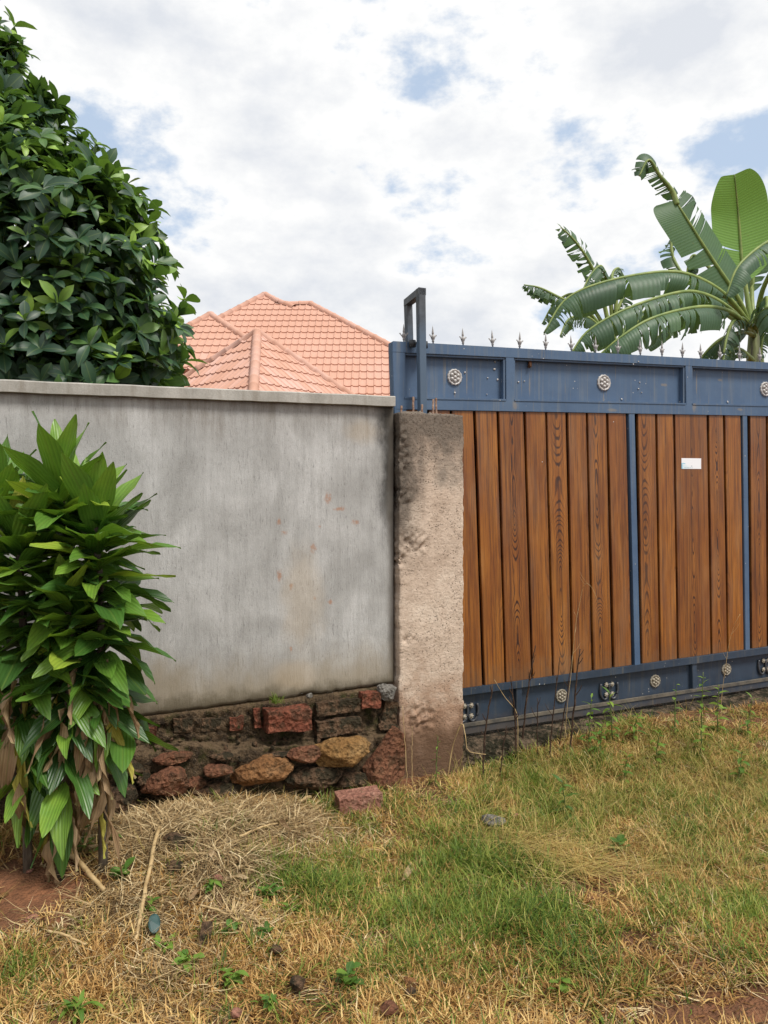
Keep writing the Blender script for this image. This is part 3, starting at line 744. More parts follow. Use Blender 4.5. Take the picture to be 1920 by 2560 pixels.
# mud and lime splashes, each a flat bead
sp = None
for px, py in ((1237, 905), (1236, 923), (1219, 945), (1244, 949), (1217, 986), (1137, 982), (1296, 955), (1311, 953), (1599, 956), (1596, 972), (1604, 981), (1554, 998), (1701, 1004), (1819, 1005), (1596, 904), (1583, 911), (1355, 1155), (1533, 1055), (1162, 931)):
    yb = -.020 if py > 1030 else .014 - .004
    if py in (904, 911): yb = -.034
    s, z = gp(px, py, yb)
    if sp is None:
        k = MB(); k.lathe([(.006, -.001), (.0055, .0025), (.003, .0045), (.001, .005)], 8, (0, 0, 0), 'y'); sp = o = k.build("lime_splash", m_silver, gate, True)
    else: o = sp.copy(); link(o, gate)
    o.location = (s, yb, z); q = rng.uniform(.6, 1.3); o.scale = (q, 1, q * rng.uniform(.8, 1.5)); o.rotation_euler = (0, rng.uniform(0, 3), 0)

# steel guide portal straddling the gate beside the pillar
gb = empty("gate_guide_bracket", (G0.x, G0.y, 0), ANG)
tag(gb, "dark steel portal bracket rising beside the pillar and straddling the gate top", "bracket")
yf, yr = -.115, .115
sf, zf = gp(1050, 722, yf); sb_, _ = gp(1030, 746, yr)
sb_ = (sb_ + sf) / 2 + .0
m_port, b = mat("portal_steel"); oc = b.obj(); s_, y_, z_ = b.sep(oc); n1 = b.noise(oc, 12, 5, .6)
col = b.ramp(n1, [(.35, (.045, .052, .062)), (.6, (.085, .095, .108)), (.8, (.10, .075, .055))])
col = b.mix(b.mr(b.m('ADD', z_, b.m('MULTIPLY', n1, -.3)), 2.55, 2.30), col, (.075, .115, .17))
b.out(col, .5, b.bump(n1, .2, .005), .4)
k = MB(); k.quadbox([(sf - .006, ZT - .01), (sf + .037, ZT - .01), (sf + .027, zf), (sf - .018, zf)], yf - .02, yf + .02, .003); k.build("post", m_port, gb)
k = MB(); k.quadbox([(sb_ + .012, 1.9), (sb_ + .050, 1.9), (sb_ + .022, zf), (sb_ - .018, zf)], yr - .02, yr + .02, .003); k.build("post", m_port, gb)
k = MB(); k.add([(sf - .018, yf - .02, zf - .038), (sf + .029, yf - .02, zf - .038), (sb_ + .022, yr + .02, zf - .038), (sb_ - .018, yr + .02, zf - .038),
                 (sf - .018, yf - .02, zf + .002), (sf + .029, yf - .02, zf + .002), (sb_ + .022, yr + .02, zf + .002), (sb_ - .018, yr + .02, zf + .002)],
                [(0, 3, 2, 1), (4, 5, 6, 7), (0, 1, 5, 4), (1, 2, 6, 5), (2, 3, 7, 6), (3, 0, 4, 7)]); k.build("top_bar", m_port, gb)
for s_off, y_ in ((.055, -.058), (-.022, -.058), (.05, .06)):
    zc = L_top(sf) - .012
    k = MB(); k.lathe([(.008, -.02), (.021, -.02), (.021, .018), (.008, .018)], 12, (sf + s_off, y_, zc), 'z'); k.tube([(sf + s_off, y_, zc), (sf + .01, -.1 if y_ < 0 else .1, zc)], .008, 6); k.build("roller", m_iron, gb, True)

# gate threshold: worn concrete rail beam
m_thr = stone_mat("threshold_concrete", (.085, .06, .04), (.16, .115, .075), (.24, .175, .115), .55, 7)
vs = []; fs = []; K = 170; s0, s1 = gp(1120, 1800)[0], GR
for i in range(K + 1):
    s = s0 + (s1 - s0) * i / K; zt_ = L_bot(s) - .022
    pr = [(-.17, -.12), (-.165, zt_ - .05), (-.14, zt_ - .012), (-.06, zt_), (.06, zt_), (.1, zt_ - .01), (.1, -.12)]
    for y, z in pr:
        d = fbm((s, y, z), 8, 4) * .022 + fbm((s, y, z), 30, 2) * .006; vs.append((s, y - d * (1 if y < -.1 else 0), z + (d * .4 if z > 0 and y < -.05 else 0)))
for i in range(K):
    for q in range(6): a = i * 7 + q; fs.append((a, a + 7, a + 8, a + 1))
thr = mesh_obj("gate_threshold", vs, fs, m_thr, None, True); thr.location = (G0.x, G0.y, 0); thr.rotation_euler = (0, 0, ANG)
tag(thr, "low worn concrete threshold strip under the sliding gate", "threshold")

# ------------------------------------------------------------------ leaves: shared machinery
def leaf_template(L, Wd, nl, nw, shape, fold, bend, wave=0., tipx=0., seed=0):
    """leaf along +x, normal +z; returns verts, faces. bend = total droop in radians, fold = half angle lift"""
    rr = random.Random(seed); ph = rr.uniform(0, 6)
    vs = []; fs = []; x = z = 0.; a = 0.; prev = 0
    for i in range(nl + 1):
        t = i / nl
        if i: a = -bend * t; x += L / nl * math.cos(a); z += L / nl * math.sin(a)
        wd = Wd / 2 * shape(t)
        for j in range(-nw, nw + 1):
            q = j / nw
            lift = abs(q) * wd * math.sin(fold) + wave * Wd * math.sin(t * 11 + ph + (2 if j < 0 else 0)) * abs(q) ** 2
            vs.append((x - math.sin(a) * 0 + lift * math.sin(-a) * 0, q * wd * math.cos(fold), z + lift))
    k = 2 * nw + 1
    for i in range(nl):
        for j in range(k - 1): fs.append((i * k + j, (i + 1) * k + j, (i + 1) * k + j + 1, i * k + j + 1))
    return np.array(vs), fs

def leaf_mesh(name, vs, fs, m_, tint):
    me = bpy.data.meshes.new(name); me.from_pydata(vs.tolist(), [], fs); me.materials.append(m_)
    at = me.attributes.new('tint', 'FLOAT', 'POINT'); at.data.foreach_set('value', [tint] * len(vs))
    u = me.attributes.new('across', 'FLOAT', 'POINT')
    wmax = max(abs(v[1]) for v in vs) or 1
    u.data.foreach_set('value', [v[1] / wmax for v in vs])
    me.polygons.foreach_set('use_smooth', [True] * len(me.polygons)); return me

def frame(pos, az, el, roll, sc=1.0):
    d = Vector((math.cos(el) * math.cos(az), math.cos(el) * math.sin(az), math.sin(el)))
    side = Vector((-math.sin(az), math.cos(az), 0)); n = d.cross(side)
    c, s_ = math.cos(roll), math.sin(roll)
    y = side * c + n * s_; z = n * c - side * s_
    m_ = Matrix(((d.x, y.x, z.x, pos[0]), (d.y, y.y, z.y, pos[1]), (d.z, y.z, z.z, pos[2]), (0, 0, 0, 1)))
    return m_ @ Matrix.Diagonal((sc, sc, sc, 1))

def leaf_material(name, stops, vein, rough=.38, tr=.25, trc=(.25, .45, .05), spec=.5, under=None):
    m_, b = mat(name); t = b.attr('tint'); ac = b.attr('across'); oc = b.obj()
    n1 = b.noise(oc, 14, 4, .6)
    r = b.m('ADD', b.m('ADD', t, b.m('MULTIPLY', b.m('SUBTRACT', n1, .5), .22)), 0., clamp=True)
    col = b.ramp(r, stops)
    if vein > 0:
        v = b.m('SINE', b.m('MULTIPLY', ac, vein))
        col = b.mix(b.mr(v, .2, .95, 0., .26), col, b.mix(.75, col, (.0, .012, .0)))
        mid = b.mr(b.m('ABSOLUTE', ac), .03, .08, .35, 0.)
        col = b.mix(mid, col, (.16, .24, .05)); bp = b.bump(v, .25, .004)
    else:
        mid = b.mr(b.m('ABSOLUTE', ac), .03, .10, .45, 0.); col = b.mix(mid, col, (.16, .22, .07)); bp = None
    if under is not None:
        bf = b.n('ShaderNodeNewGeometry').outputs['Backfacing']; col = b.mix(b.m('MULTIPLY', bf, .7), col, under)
    tcol = b.mix(.5, b.mix(1., col, (1.0, 1.0, .6), 'MULTIPLY'), trc)
    b.out(col, rough, bp, spec, 0, (tr, tcol)); return m_

def batch(name, templates, mats, idx, tints, m_, parent=None):
    """one mesh from many placed leaves"""
    V = []; Fc = []; T = []; A = []; k = 0
    for M_, i, t in zip(mats, idx, tints):
        vs, fs = templates[i]; Mn = np.array(M_)
        V.append(vs @ Mn[:3, :3].T + Mn[:3, 3]); Fc += [tuple(q + k for q in f) for f in fs]; T.append(np.full(len(vs), t))
        A.append(vs[:, 1] / np.abs(vs[:, 1]).max()); k += len(vs)
    V = np.concatenate(V)
    me = bpy.data.meshes.new(name); me.from_pydata(V.tolist(), [], Fc); me.materials.append(m_)
    me.attributes.new('tint', 'FLOAT', 'POINT').data.foreach_set('value', np.concatenate(T))
    me.attributes.new('across', 'FLOAT', 'POINT').data.foreach_set('value', np.concatenate(A))
    me.polygons.foreach_set('use_smooth', [True] * len(me.polygons))
    return link(bpy.data.objects.new(name, me), parent)

m_bark, b = mat("bark"); oc = b.obj()
n1 = b.noise(b.vmap(oc, (1, 1, .3)), 40, 5, .65)
b.out(b.ramp(n1, [(.3, (.045, .034, .024)), (.6, (.12, .095, .07)), (.8, (.2, .17, .13))]), .9, b.bump(n1, .8, .01), .2)

# ------------------------------------------------------------------ broadleaf tree behind the wall
TZ = 6.3
tree = empty("broadleaf_tree", tuple(P(60, 1280, TZ)[:2]) + (0,)); tb = tree.location.copy()
tag(tree, "dense dark green broadleaf tree with glossy leaves rising behind the grey wall", "tree")
obov = lambda t: (math.sin(math.pi * min(1, t ** 1.25)) ** .75) * (.99) + (.05 if t < .12 else 0) if 0 < t < 1 else .03
m_tleaf = leaf_material("tree_leaf", [(0., (.014, .036, .026)), (.35, (.032, .082, .040)), (.65, (.095, .20, .045)), (1., (.30, .48, .06))], 0, .46, .26, (.22, .42, .04), .5, (.035, .075, .035))
TT = [leaf_template(.185, .082, 5, 1, obov, .30, .6, 0, 0, 1), leaf_template(.165, .080, 5, 1, obov, .15, .35, 0, 0, 2), leaf_template(.195, .084, 5, 1, obov, .42, .95, 0, 0, 3)]
lobes = [(-70, 150, 95), (-10, 90, 48), (10, 190, 62), (-30, 330, 140), (70, 315, 75), (150, 430, 95), (60, 500, 190), (215, 480, 80), (260, 590, 110), (330, 560, 62), (150, 680, 220), (300, 690, 105), (330, 800, 105), (390, 850, 75), (240, 860, 180),
         (380, 935, 62), (60, 900, 240), (-180, 300, 240), (-220, 600, 330), (-230, 900, 330), (250, 1020, 170), (-60, 1080, 260)]
K_ = TZ / F
leaves = []
tr_ = random.Random(5)
for li, (lx, ly, lr) in enumerate(lobes):
    c = P(lx, ly, TZ + (.1 if li % 2 else -.12) - (.35 if lr > 150 else 0)); r = lr * K_
    nros = int(42 * (r / .3) ** 2 + 7)
    for q in range(nros):
        d = Vector((tr_.gauss(0, 1), tr_.gauss(0, 1), tr_.gauss(0, 1))).normalized()
        f = tr_.uniform(.74, 1.10) * (1 + .16 * mnoise.noise(d * 2.6 + Vector((li, 0, 0)))) if tr_.random() < .75 else tr_.uniform(.4, .8)
        if lr < 112 and tr_.random() < .16: f = tr_.uniform(1.1, 1.32)
        p = c + d * r * f
        if p.y > c.y + r * .55 and tr_.random() < .5: continue
        if mnoise.noise(p * 2.4 + Vector((3, 1, 7))) < -.22 and lr < 200: continue
        rs = tr_.uniform(.72, 1.22)
        ax = (d + Vector((0, 0, .75)) + Vector((tr_.uniform(-.3, .3), tr_.uniform(-.3, .3), 0))).normalized()
        young = tr_.random()
        ex = sm(.0, 1.0, d.x * .55 + d.z * .75)       # backlight painted into the tint of upper right leaves, plus young flush
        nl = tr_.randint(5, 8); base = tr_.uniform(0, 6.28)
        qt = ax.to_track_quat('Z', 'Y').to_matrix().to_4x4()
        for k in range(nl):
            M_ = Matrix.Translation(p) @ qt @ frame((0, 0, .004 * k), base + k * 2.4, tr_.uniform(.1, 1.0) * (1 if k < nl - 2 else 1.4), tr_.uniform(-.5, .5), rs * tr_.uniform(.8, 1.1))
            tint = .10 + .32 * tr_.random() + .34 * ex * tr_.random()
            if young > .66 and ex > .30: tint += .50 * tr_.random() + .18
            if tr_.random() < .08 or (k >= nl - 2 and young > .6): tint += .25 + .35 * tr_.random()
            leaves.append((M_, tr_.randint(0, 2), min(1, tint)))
# the 300 leaves that show largest: nearest one per screen cell
cell = {}
for i, (M_, ti, t) in enumerate(leaves):
    p = M_.translation; px = 960 + p.x / p.y * F; py = 1280 - (p.z - CAMZ) / p.y * F
    if -5 < px < 520 and 0 < py < 955:
        key = (int(px // 27), int(py // 27))
        if key not in cell or leaves[cell[key]][0].translation.y > p.y: cell[key] = i
front = sorted(cell.values(), key=lambda i: leaves[i][0].translation.y)[:300]
fset = set(front)
TM = {}
for i in front:
    M_, ti, t = leaves[i]; key = (ti, round(t * 5) / 5)
    if key not in TM: TM[key] = leaf_mesh("leaf", TT[ti][0], TT[ti][1], m_tleaf, key[1])
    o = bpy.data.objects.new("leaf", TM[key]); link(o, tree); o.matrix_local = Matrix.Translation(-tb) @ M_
rest = [l for i, l in enumerate(leaves) if i not in fset]
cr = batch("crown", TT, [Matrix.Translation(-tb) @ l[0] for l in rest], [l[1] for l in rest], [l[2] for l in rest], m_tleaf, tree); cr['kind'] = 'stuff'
k = MB()
k.tube([(0, 0, -.2), (.02, .03, .8), (-.04, .02, 1.8), (-.1, .05, 3.0), (-.25, .03, 4.4)], [.14, .115, .10, .075, .03], 10)
k.build("trunk", m_bark, tree, True)
for i in range(16):
    z0 = 1.0 + i * .17; a = i * 2.4 + 1; Lb = tr_.uniform(.6, 1.05) * (1.1 - .03 * i); k = MB(); pts = []
    for q in range(6):
        t = q / 5; pts.append((-.05 + math.cos(a) * Lb * t + .03 * math.sin(q * 2 + i), .03 + math.sin(a) * Lb * t, z0 + Lb * t * (.35 + .5 * t)))
    k.tube(pts, [.032 * (1 - .8 * q / 5) for q in range(6)], 6); k.build("branch", m_bark, tree, True)

# ------------------------------------------------------------------ tiled house
m_tile, b = mat("roof_tile"); oc = b.obj()
n1 = b.noise(b.n('ShaderNodeNewGeometry').outputs['Position'], .55, 4, .6); n2 = b.noise(oc, 40, 3, .6)
rv = b.rnd()
col = b.ramp(b.m('ADD', b.m('MULTIPLY', n1, .7), b.m('MULTIPLY', rv, .3)), [(.32, (.53, .30, .215)), (.5, (.57, .335, .25)), (.68, (.60, .385, .315))])
b.out(b.mix(b.ramp(n2, [(.4, .15), (.7, 0.)]), col, (.35, .15, .1)), .75, None, .3)
m_hw, b = mat("house_plaster"); oc = b.obj()
b.out(b.ramp(b.noise(oc, 3, 4, .6), [(.3, (.55, .48, .38)), (.7, (.66, .60, .50))]), .9, None, .2)
house = empty("tiled_house", (-2.5, 22, 0))
tag(house, "house with steep salmon tiled hipped roofs showing above the grey wall", "house")
hl = house.location
EZ = 3.2
def plane_pt(px, py, A, sl):
    """ray through the pixel meets the plane through A rising away from the street with slope sl"""
    k = (1280 - py) / F; y = (A.z - CAMZ - sl * A.y) / (k - sl); return P(px, py, y)
def zclip(poly, z0):
    out = []
    for i, p in enumerate(poly):
        q = poly[(i + 1) % len(poly)]
        if p.z >= z0: out.append(p)
        if (p.z >= z0) != (q.z >= z0): out.append(p.lerp(q, (z0 - p.z) / (q.z - p.z)))
    return out
tile_budget = []       # candidates (screen size, builder)
TW, TH = .185, .37
TILE = []
for (v, lift) in ((0, .004), (1, .030)):
    for u, h in ((0, .024), (.022, .027), (.045, .004), (.110, 0), (.165, .003), (.185, .024)): TILE.append((u, -v * TH, h + lift))
for u, h in ((0, .024), (.022, .027), (.045, .004), (.110, 0), (.165, .003), (.185, .024)): TILE.append((u, -TH - .002, h - .012))
TFACE = [(r * 6 + i, (r + 1) * 6 + i, (r + 1) * 6 + i + 1, r * 6 + i + 1) for r in range(2) for i in range(5)]
def tile_face(roof, poly, up_hint=Vector((0, 0, 1))):
    """lay tiles over a planar roof face; poly = 3D outline in order"""
    n = Vector((0, 0, 0))
    for i in range(len(poly)): n += poly[i].cross(poly[(i + 1) % len(poly)])
    n.normalize()
    if n.z < 0: n = -n; poly = poly[::-1]
    u = Vector((0, 0, 1)).cross(n).normalized(); v = n.cross(u)
    top = max(poly, key=lambda p: p.z)
    pl = [((p - top).dot(u), (p - top).dot(v)) for p in poly]
    umin, umax = min(q[0] for q in pl), max(q[0] for q in pl); vmin = min(q[1] for q in pl)
    basis = Matrix(((u.x, v.x, n.x), (u.y, v.y, n.y), (u.z, v.z, n.z))).to_4x4()
    me0 = None
    def inside(x, y):      # convex or nearly: winding test
        c = False; j = len(pl) - 1
        for i in range(len(pl)):
            if (pl[i][1] > y) != (pl[j][1] > y) and x < (pl[j][0] - pl[i][0]) * (y - pl[i][1]) / (pl[j][1] - pl[i][1]) + pl[i][0]: c = not c
            j = i
        return c
    for r in range(int(-vmin / TH) + 1):
        for cidx in range(int(umin / TW) - 1, int(umax / TW) + 2):
            x0, y0 = cidx * TW, -r * TH
            cs = [inside(x0 + a * TW * .98 + .002, y0 - c_ * TH * .98 - .002) for a in (0, .5, 1) for c_ in (0, .5, 1)]
            if not any(cs): continue
            org = top + u * x0 + v * y0
            if org.y < 1: continue
            tile_budget.append((roof, basis, org, all(cs), (x0, y0), pl))
def roof_shell(name, fronts, label):
    k = MB()
    for poly in fronts: k.add([p - hl for p in poly], [tuple(range(len(poly)))])
    o = k.build(name, m_tile, house); o['label'] = label; return o
def gable(A, left, right, extra, label, back=4.0):
    """front face plane with mirrored back and the strips between"""
    poly = zclip([A] + extra + [right, left], EZ)
    mir = [Vector((p.x, 2 * A.y + back * 0 - p.y, p.z)) for p in poly]
    k = MB(); n = len(poly)
    k.add([p - hl for p in poly] + [p - hl for p in mir], [tuple(range(n)), tuple(range(2 * n - 1, n - 1, -1))] + [(i, n + i, n + (i + 1) % n, (i + 1) % n) for i in range(n)])
    o = k.build("roof", m_tile, house); o['label'] = label
    tile_face(o, poly); return o, poly
A1 = P(662, 737, 23.0)
pp = lambda x, y: plane_pt(x, y, A1, .8)
r1, poly1 = gable(A1, pp(300, 930), pp(1310, 1040), [pp(690, 752), pp(716, 762), pp(745, 762), pp(775, 760)], "tall main roof with a dipped ridge")
A3 = P(526, 787, 20.5)
p3 = lambda x, y: plane_pt(x, y, A3, .8)
r3, poly3 = gable(A3, p3(330, 893), p3(860, 1010), [], "left roof partly behind the tree")
A2 = P(643, 832, 16.5); C2 = P(628, 1058, 12.8); L2 = P(209, 1108, 16.5); R2 = P(1050, 1108, 16.5)
for p in (C2, L2, R2): p.z = 2.98
B2 = Vector((A2.x, 21.0, A2.z)); L2b = Vector((L2.x, 22.5, 2.98)); R2b = Vector((R2.x, 22.5, 2.98))
r2 = roof_shell("roof", [[A2, L2, C2], [A2, C2, R2], [A2, R2, R2b, B2], [A2, B2, L2b, L2]], "front pyramid roof with a hip pointing at the street")
tile_face(r2, [A2, L2, C2]); tile_face(r2, [A2, C2, R2])
def tile_obj(roof, basis, org, full, xy, pl, cache={}):
    if full:
        key = id(roof.data), round(basis[0][0], 4), round(basis[1][0], 4)
        if key not in cache:
            me = bpy.data.meshes.new("tile"); me.from_pydata(TILE, [], TFACE); me.materials.append(m_tile); cache[key] = me
        me = cache[key]
    else:
        bm = bmesh.new(); vv = [bm.verts.new(p) for p in TILE]
        for f in TFACE: bm.faces.new([vv[i] for i in f])
        for i in range(len(pl)):
            a, c = pl[i], pl[(i + 1) % len(pl)]
            e = Vector((c[0] - a[0], c[1] - a[1], 0))
            if e.length < .3 or len(pl) > 4 and not near_edge(xy, a, c): continue
            bmesh.ops.bisect_plane(bm, geom=bm.verts[:] + bm.edges[:] + bm.faces[:], plane_co=(a[0] - xy[0], a[1] - xy[1], 0), plane_no=(e.y, -e.x, 0), clear_outer=True)
        if not bm.faces: bm.free(); return None
        me = bpy.data.meshes.new("tile"); bm.to_mesh(me); bm.free(); me.materials.append(m_tile)
    return me, Matrix.Translation(org - hl) @ basis
def near_edge(xy, a, c):
    x, y = xy[0] + TW / 2, xy[1] - TH / 2
    ex, ey = c[0] - a[0], c[1] - a[1]; t = max(0, min(1, ((x - a[0]) * ex + (y - a[1]) * ey) / (ex * ex + ey * ey)))
    return math.hypot(x - a[0] - t * ex, y - a[1] - t * ey) < .35
def screen(p): return 960 + p.x / p.y * F, 1280 - (p.z - CAMZ) / p.y * F
def in_sight(org):
    x, y = screen(org)
    return 440 < x < 992 and 735 < y < 1000
order = sorted(tile_budget, key=lambda t: (not in_sight(t[2]), t[2].y))
TV = {}; n_ind = 0
for t in order:
    res = tile_obj(*t)
    if res is None: continue
    me, M_ = res
    if n_ind < 300 and in_sight(t[2]):
        o = bpy.data.objects.new("tile", me); link(o, t[0]); o.matrix_local = M_; n_ind += 1
    else:
        vs, fs = TV.setdefault(t[0].name, ([], [])); k = len(vs)
        vs += [tuple(M_ @ v.co) for v in me.vertices]; fs += [tuple(i + k for i in p.vertices) for p in me.polygons]
allv, allf = [], []
for nm, (vs, fs) in TV.items():
    k = len(allv); allv += vs; allf += [tuple(i + k for i in f) for f in fs]
o = mesh_obj("tile_covering", allv, allf, m_tile, house); o['kind'] = 'stuff'
# ridge and hip caps
RC = MB()
for (x, r) in ((0, .105), (.36, .092)):
    pass
vs = []; fs = []
for x, r in ((0, .100), (.05, .108), (.06, .097), (.40, .092)):
    for q in range(8):
        a = math.pi * (q / 7) * 1.15 - .24; vs.append((x, r * math.cos(a), r * math.sin(a)))
for i in range(3):
    for q in range(7): fs.append((i * 8 + q, i * 8 + q + 1, (i + 1) * 8 + q + 1, (i + 1) * 8 + q))
cap_me = bpy.data.meshes.new("ridge_tile"); cap_me.from_pydata(vs, [], fs); cap_me.materials.append(m_tile)
cap_me.polygons.foreach_set('use_smooth', [True] * len(cap_me.polygons))
def caps(roof, a, c):
    d = c - a; n = max(1, int(d.length / .36)); d.normalize()
    side = Vector((0, 0, 1)).cross(d).normalized(); up = d.cross(side)
    for i in range(n + 1):
        p = a + d * .36 * i
        o = bpy.data.objects.new("ridge_tile", cap_me); link(o, roof)
        o.matrix_local = Matrix(((d.x, side.x, up.x, p.x - hl.x), (d.y, side.y, up.y, p.y - hl.y), (d.z, side.z, up.z, p.z - hl.z), (0, 0, 0, 1)))
def low(a, c, z):      # stop caps a little below the line of sight
    return c if c.z >= z else a.lerp(c, (z - a.z) / (c.z - a.z))
for a, c in ((poly1[0], pp(540, 801)), (poly1[0], pp(690, 752)), (pp(690, 752), pp(716, 762)), (pp(716, 762), pp(775, 760)), (pp(775, 760), pp(1040, 899))): caps(r1, a, c)
caps(r3, A3, p3(420, 844)); caps(r3, A3, p3(700, 905))
for c in (L2, C2, R2): caps(r2, A2, low(A2, c, 3.25))
k = MB(); k.box(-7.5, 6.5, 18.5, 26.5, 0, EZ + .05)
o = k.build("wall", m_hw, house); o.location = -hl
k = MB(); x0, y0 = A2.x, 16.8; EW = 3.0
k.add([(x0 - 3.1, y0, 0), (C2.x, 13.5, 0), (x0 + 3.1, y0, 0), (x0 - 3.1, y0, EW), (C2.x, 13.5, EW), (x0 + 3.1, y0, EW)], [(0, 1, 4, 3), (1, 2, 5, 4), (3, 4, 5)])
o = k.build("wall", m_hw, house); o.location = -hl

# ------------------------------------------------------------------ banana plants behind the gate
m_ban, b = mat("banana_leaf"); oc = b.obj(); t = b.attr('tint'); al = b.attr('along')
v = b.m('SINE', b.m('MULTIPLY', al, 420.)); n1 = b.noise(oc, 6, 4, .6)
col = b.ramp(b.m('ADD', t, b.m('MULTIPLY', b.m('SUBTRACT', n1, .5), .3), clamp=True), [(0., (.028, .062, .042)), (.4, (.085, .160, .090)), (.7, (.125, .225, .085)), (1., (.18, .35, .065))])
col = b.mix(b.mr(v, .0, 1., 0., .25), col, (.02, .05, .02))
col = b.mix(b.ramp(b.noise(oc, 15, 4, .6), [(.66, 0.), (.74, .7)]), col, (.16, .10, .035))
bf = b.n('ShaderNodeNewGeometry').outputs['Backfacing']; col = b.mix(b.m('MULTIPLY', bf, .35), col, (.13, .19, .12))
b.out(col, .48, b.bump(v, .12, .006), .4, 0, (.34, b.mix(.5, col, (.28, .50, .06))))
m_rib, b = mat("banana_midrib"); oc = b.obj()
b.out(b.ramp(b.noise(oc, 9, 3, .5), [(.3, (.16, .24, .06)), (.7, (.30, .36, .10))]), .5, None, .4, 0, (.15, (.3, .4, .1)))
m_pseudo, b = mat("banana_stem"); oc = b.obj()
n1 = b.noise(b.vmap(oc, (1, 1, .12)), 26, 4, .6)
b.out(b.ramp(n1, [(.3, (.035, .030, .018)), (.5, (.10, .11, .04)), (.75, (.20, .22, .09))]), .7, b.bump(n1, .4, .01), .3)
def spline(pts, n):
    pts = [Vector(p) for p in pts]; out = []
    e = [2 * pts[0] - pts[1]] + pts + [2 * pts[-1] - pts[-2]]; m_ = len(pts) - 1
    for i in range(n + 1):
        u = i / n * m_; k = min(int(u), m_ - 1); f = u - k
        p0_, p1_, p2_, p3_ = e[k:k + 4]
        out.append(.5 * ((2 * p1_) + (p2_ - p0_) * f + (2 * p0_ - 5 * p1_ + 4 * p2_ - p3_) * f * f + (3 * p1_ - p0_ - 3 * p2_ + p3_) * f ** 3))
    return out
br = random.Random(21)
def banana_leaf(root, pts, width, droopL, droopR, tear, tint, seed, start=.12, gap=(0.0, .02), tip=.5, missing=0., nrm=None):
    rr = random.Random(seed); n = 66; mid = spline(pts, n); vs = []; fs = []; T = []; A = []
    base = root.location
    for side in (-1, 1):
        droop = droopL if side < 0 else droopR; i = int(start * n)
        while i < n:
            ln = 1
            while i + ln < n and rr.random() > tear * (.15 + 1.7 * max(0, .5 + mnoise.noise(Vector(((i + ln) * .16, seed * 3.7 + side, 0))))): ln += 1
            if rr.random() < missing: i += ln; continue
            dj = droop + rr.gauss(0, .10 if tear > .1 else .02) + (rr.uniform(0, .35) if tear > .2 else 0)
            lenj = 1 - (rr.uniform(0, .34) if tear > .15 else 0); cut = rr.uniform(*gap)
            skew = .25
            cols = []
            for q in range(ln + 1):
                j = min(n, i + q); t = (j / n - start) / (1 - start); t = max(0, min(1, t))
                tg = (mid[min(n, j + 1)] - mid[max(0, j - 1)]).normalized()
                up = nrm if nrm is not None else Vector((0, 0, 1)); sd_ = tg.cross(up)
                sd_ = sd_.normalized() if sd_.length > 1e-4 else Vector((1, 0, 0)); nn = sd_.cross(tg)
                wd = width / 2 * (min(1, (t / .16) ** .6) if t < .16 else 1) * (1 if t < .62 else math.cos((t - .62) / .38 * 1.45) ** tip)
                shrink = cut * (1 if q == 0 else -1 if q == ln else 0)
                row = []
                for c_ in range(5):
                    f = c_ / 4; a = dj * (.35 + .65 * f) if dj > 0 else dj * f
                    off = sd_ * side * wd * lenj * f * math.cos(a) - nn * wd * lenj * f * math.sin(a) + tg * (wd * f * skew + shrink * f * 1.0)
                    # hanging strips follow gravity
                    row.append(mid[j] + off)
                cols.append(row)
            k = len(vs)
            dt = rr.uniform(-.10, .10)
            for ri, row in enumerate(cols):
                for p in row: vs.append(p - base); T.append(tint + dt); A.append((i + ri) / n)
            for q in range(len(cols) - 1):
                for c_ in range(4):
                    f = (k + q * 5 + c_, k + q * 5 + c_ + 1, k + (q + 1) * 5 + c_ + 1, k + (q + 1) * 5 + c_); fs.append(f if side > 0 else f[::-1])
            i += ln
    me = bpy.data.meshes.new("leaf"); me.from_pydata([tuple(v) for v in vs], [], fs); me.materials.append(m_ban)
    me.attributes.new('tint', 'FLOAT', 'POINT').data.foreach_set('value', T); me.attributes.new('along', 'FLOAT', 'POINT').data.foreach_set('value', A)
    me.polygons.foreach_set('use_smooth', [True] * len(me.polygons))
    o = link(bpy.data.objects.new("leaf", me), root)
    k = MB(); k.tube([p - base for p in mid[::2]], [.030 * (1 - .85 * q / (n // 2)) + .003 for q in range(n // 2 + 1)], 6); k.build("midrib", m_rib, o, True)
    return o
BZ = 8.6
Bp = lambda x, y, dz=0.: P(x, y, BZ + dz)
base = Bp(1893, 1280)
ban = empty("banana_plant", (base.x, base.y, 0)); tag(ban, "tall banana plant with one upright bright leaf behind the gate", "banana plant")
k = MB(); k.tube([(0, 0, -.1), (0, 0, 1.5), (-.02, 0, 2.9), (-.03, 0, 3.55)], [.17, .15, .12, .06], 14); k.build("pseudostem", m_pseudo, ban, True)
hub = (1886, 800)
banana_leaf(ban, [Bp(1880, 830, 0), Bp(1868, 745, .05), Bp(1855, 655, .1), Bp(1846, 540, .1), Bp(1836, 436, -.05)], .68, -.15, -.10, .004, .98, 1, .36, tip=.42, nrm=Vector((0, -1, .1)))  # high tint paints light shining through this leaf from behind
banana_leaf(ban, [Bp(1878, 830), Bp(1850, 755, -.1), Bp(1775, 640, -.2), Bp(1712, 540, -.3), Bp(1688, 500, -.3)], .62, .10, .22, .09, .34, 2, .22, (.0, .06), tip=.2, nrm=Vector((.1, -1, .35)), missing=.0)
banana_leaf(ban, [Bp(1692, 512, -.3), Bp(1680, 478, -.3), Bp(1650, 440, -.35), Bp(1622, 400, -.4), Bp(1598, 440, -.45)], .34, .5, .35, .28, .12, 13, .0, (.0, .03), .5, .18, nrm=Vector((.3, -1, .2)))
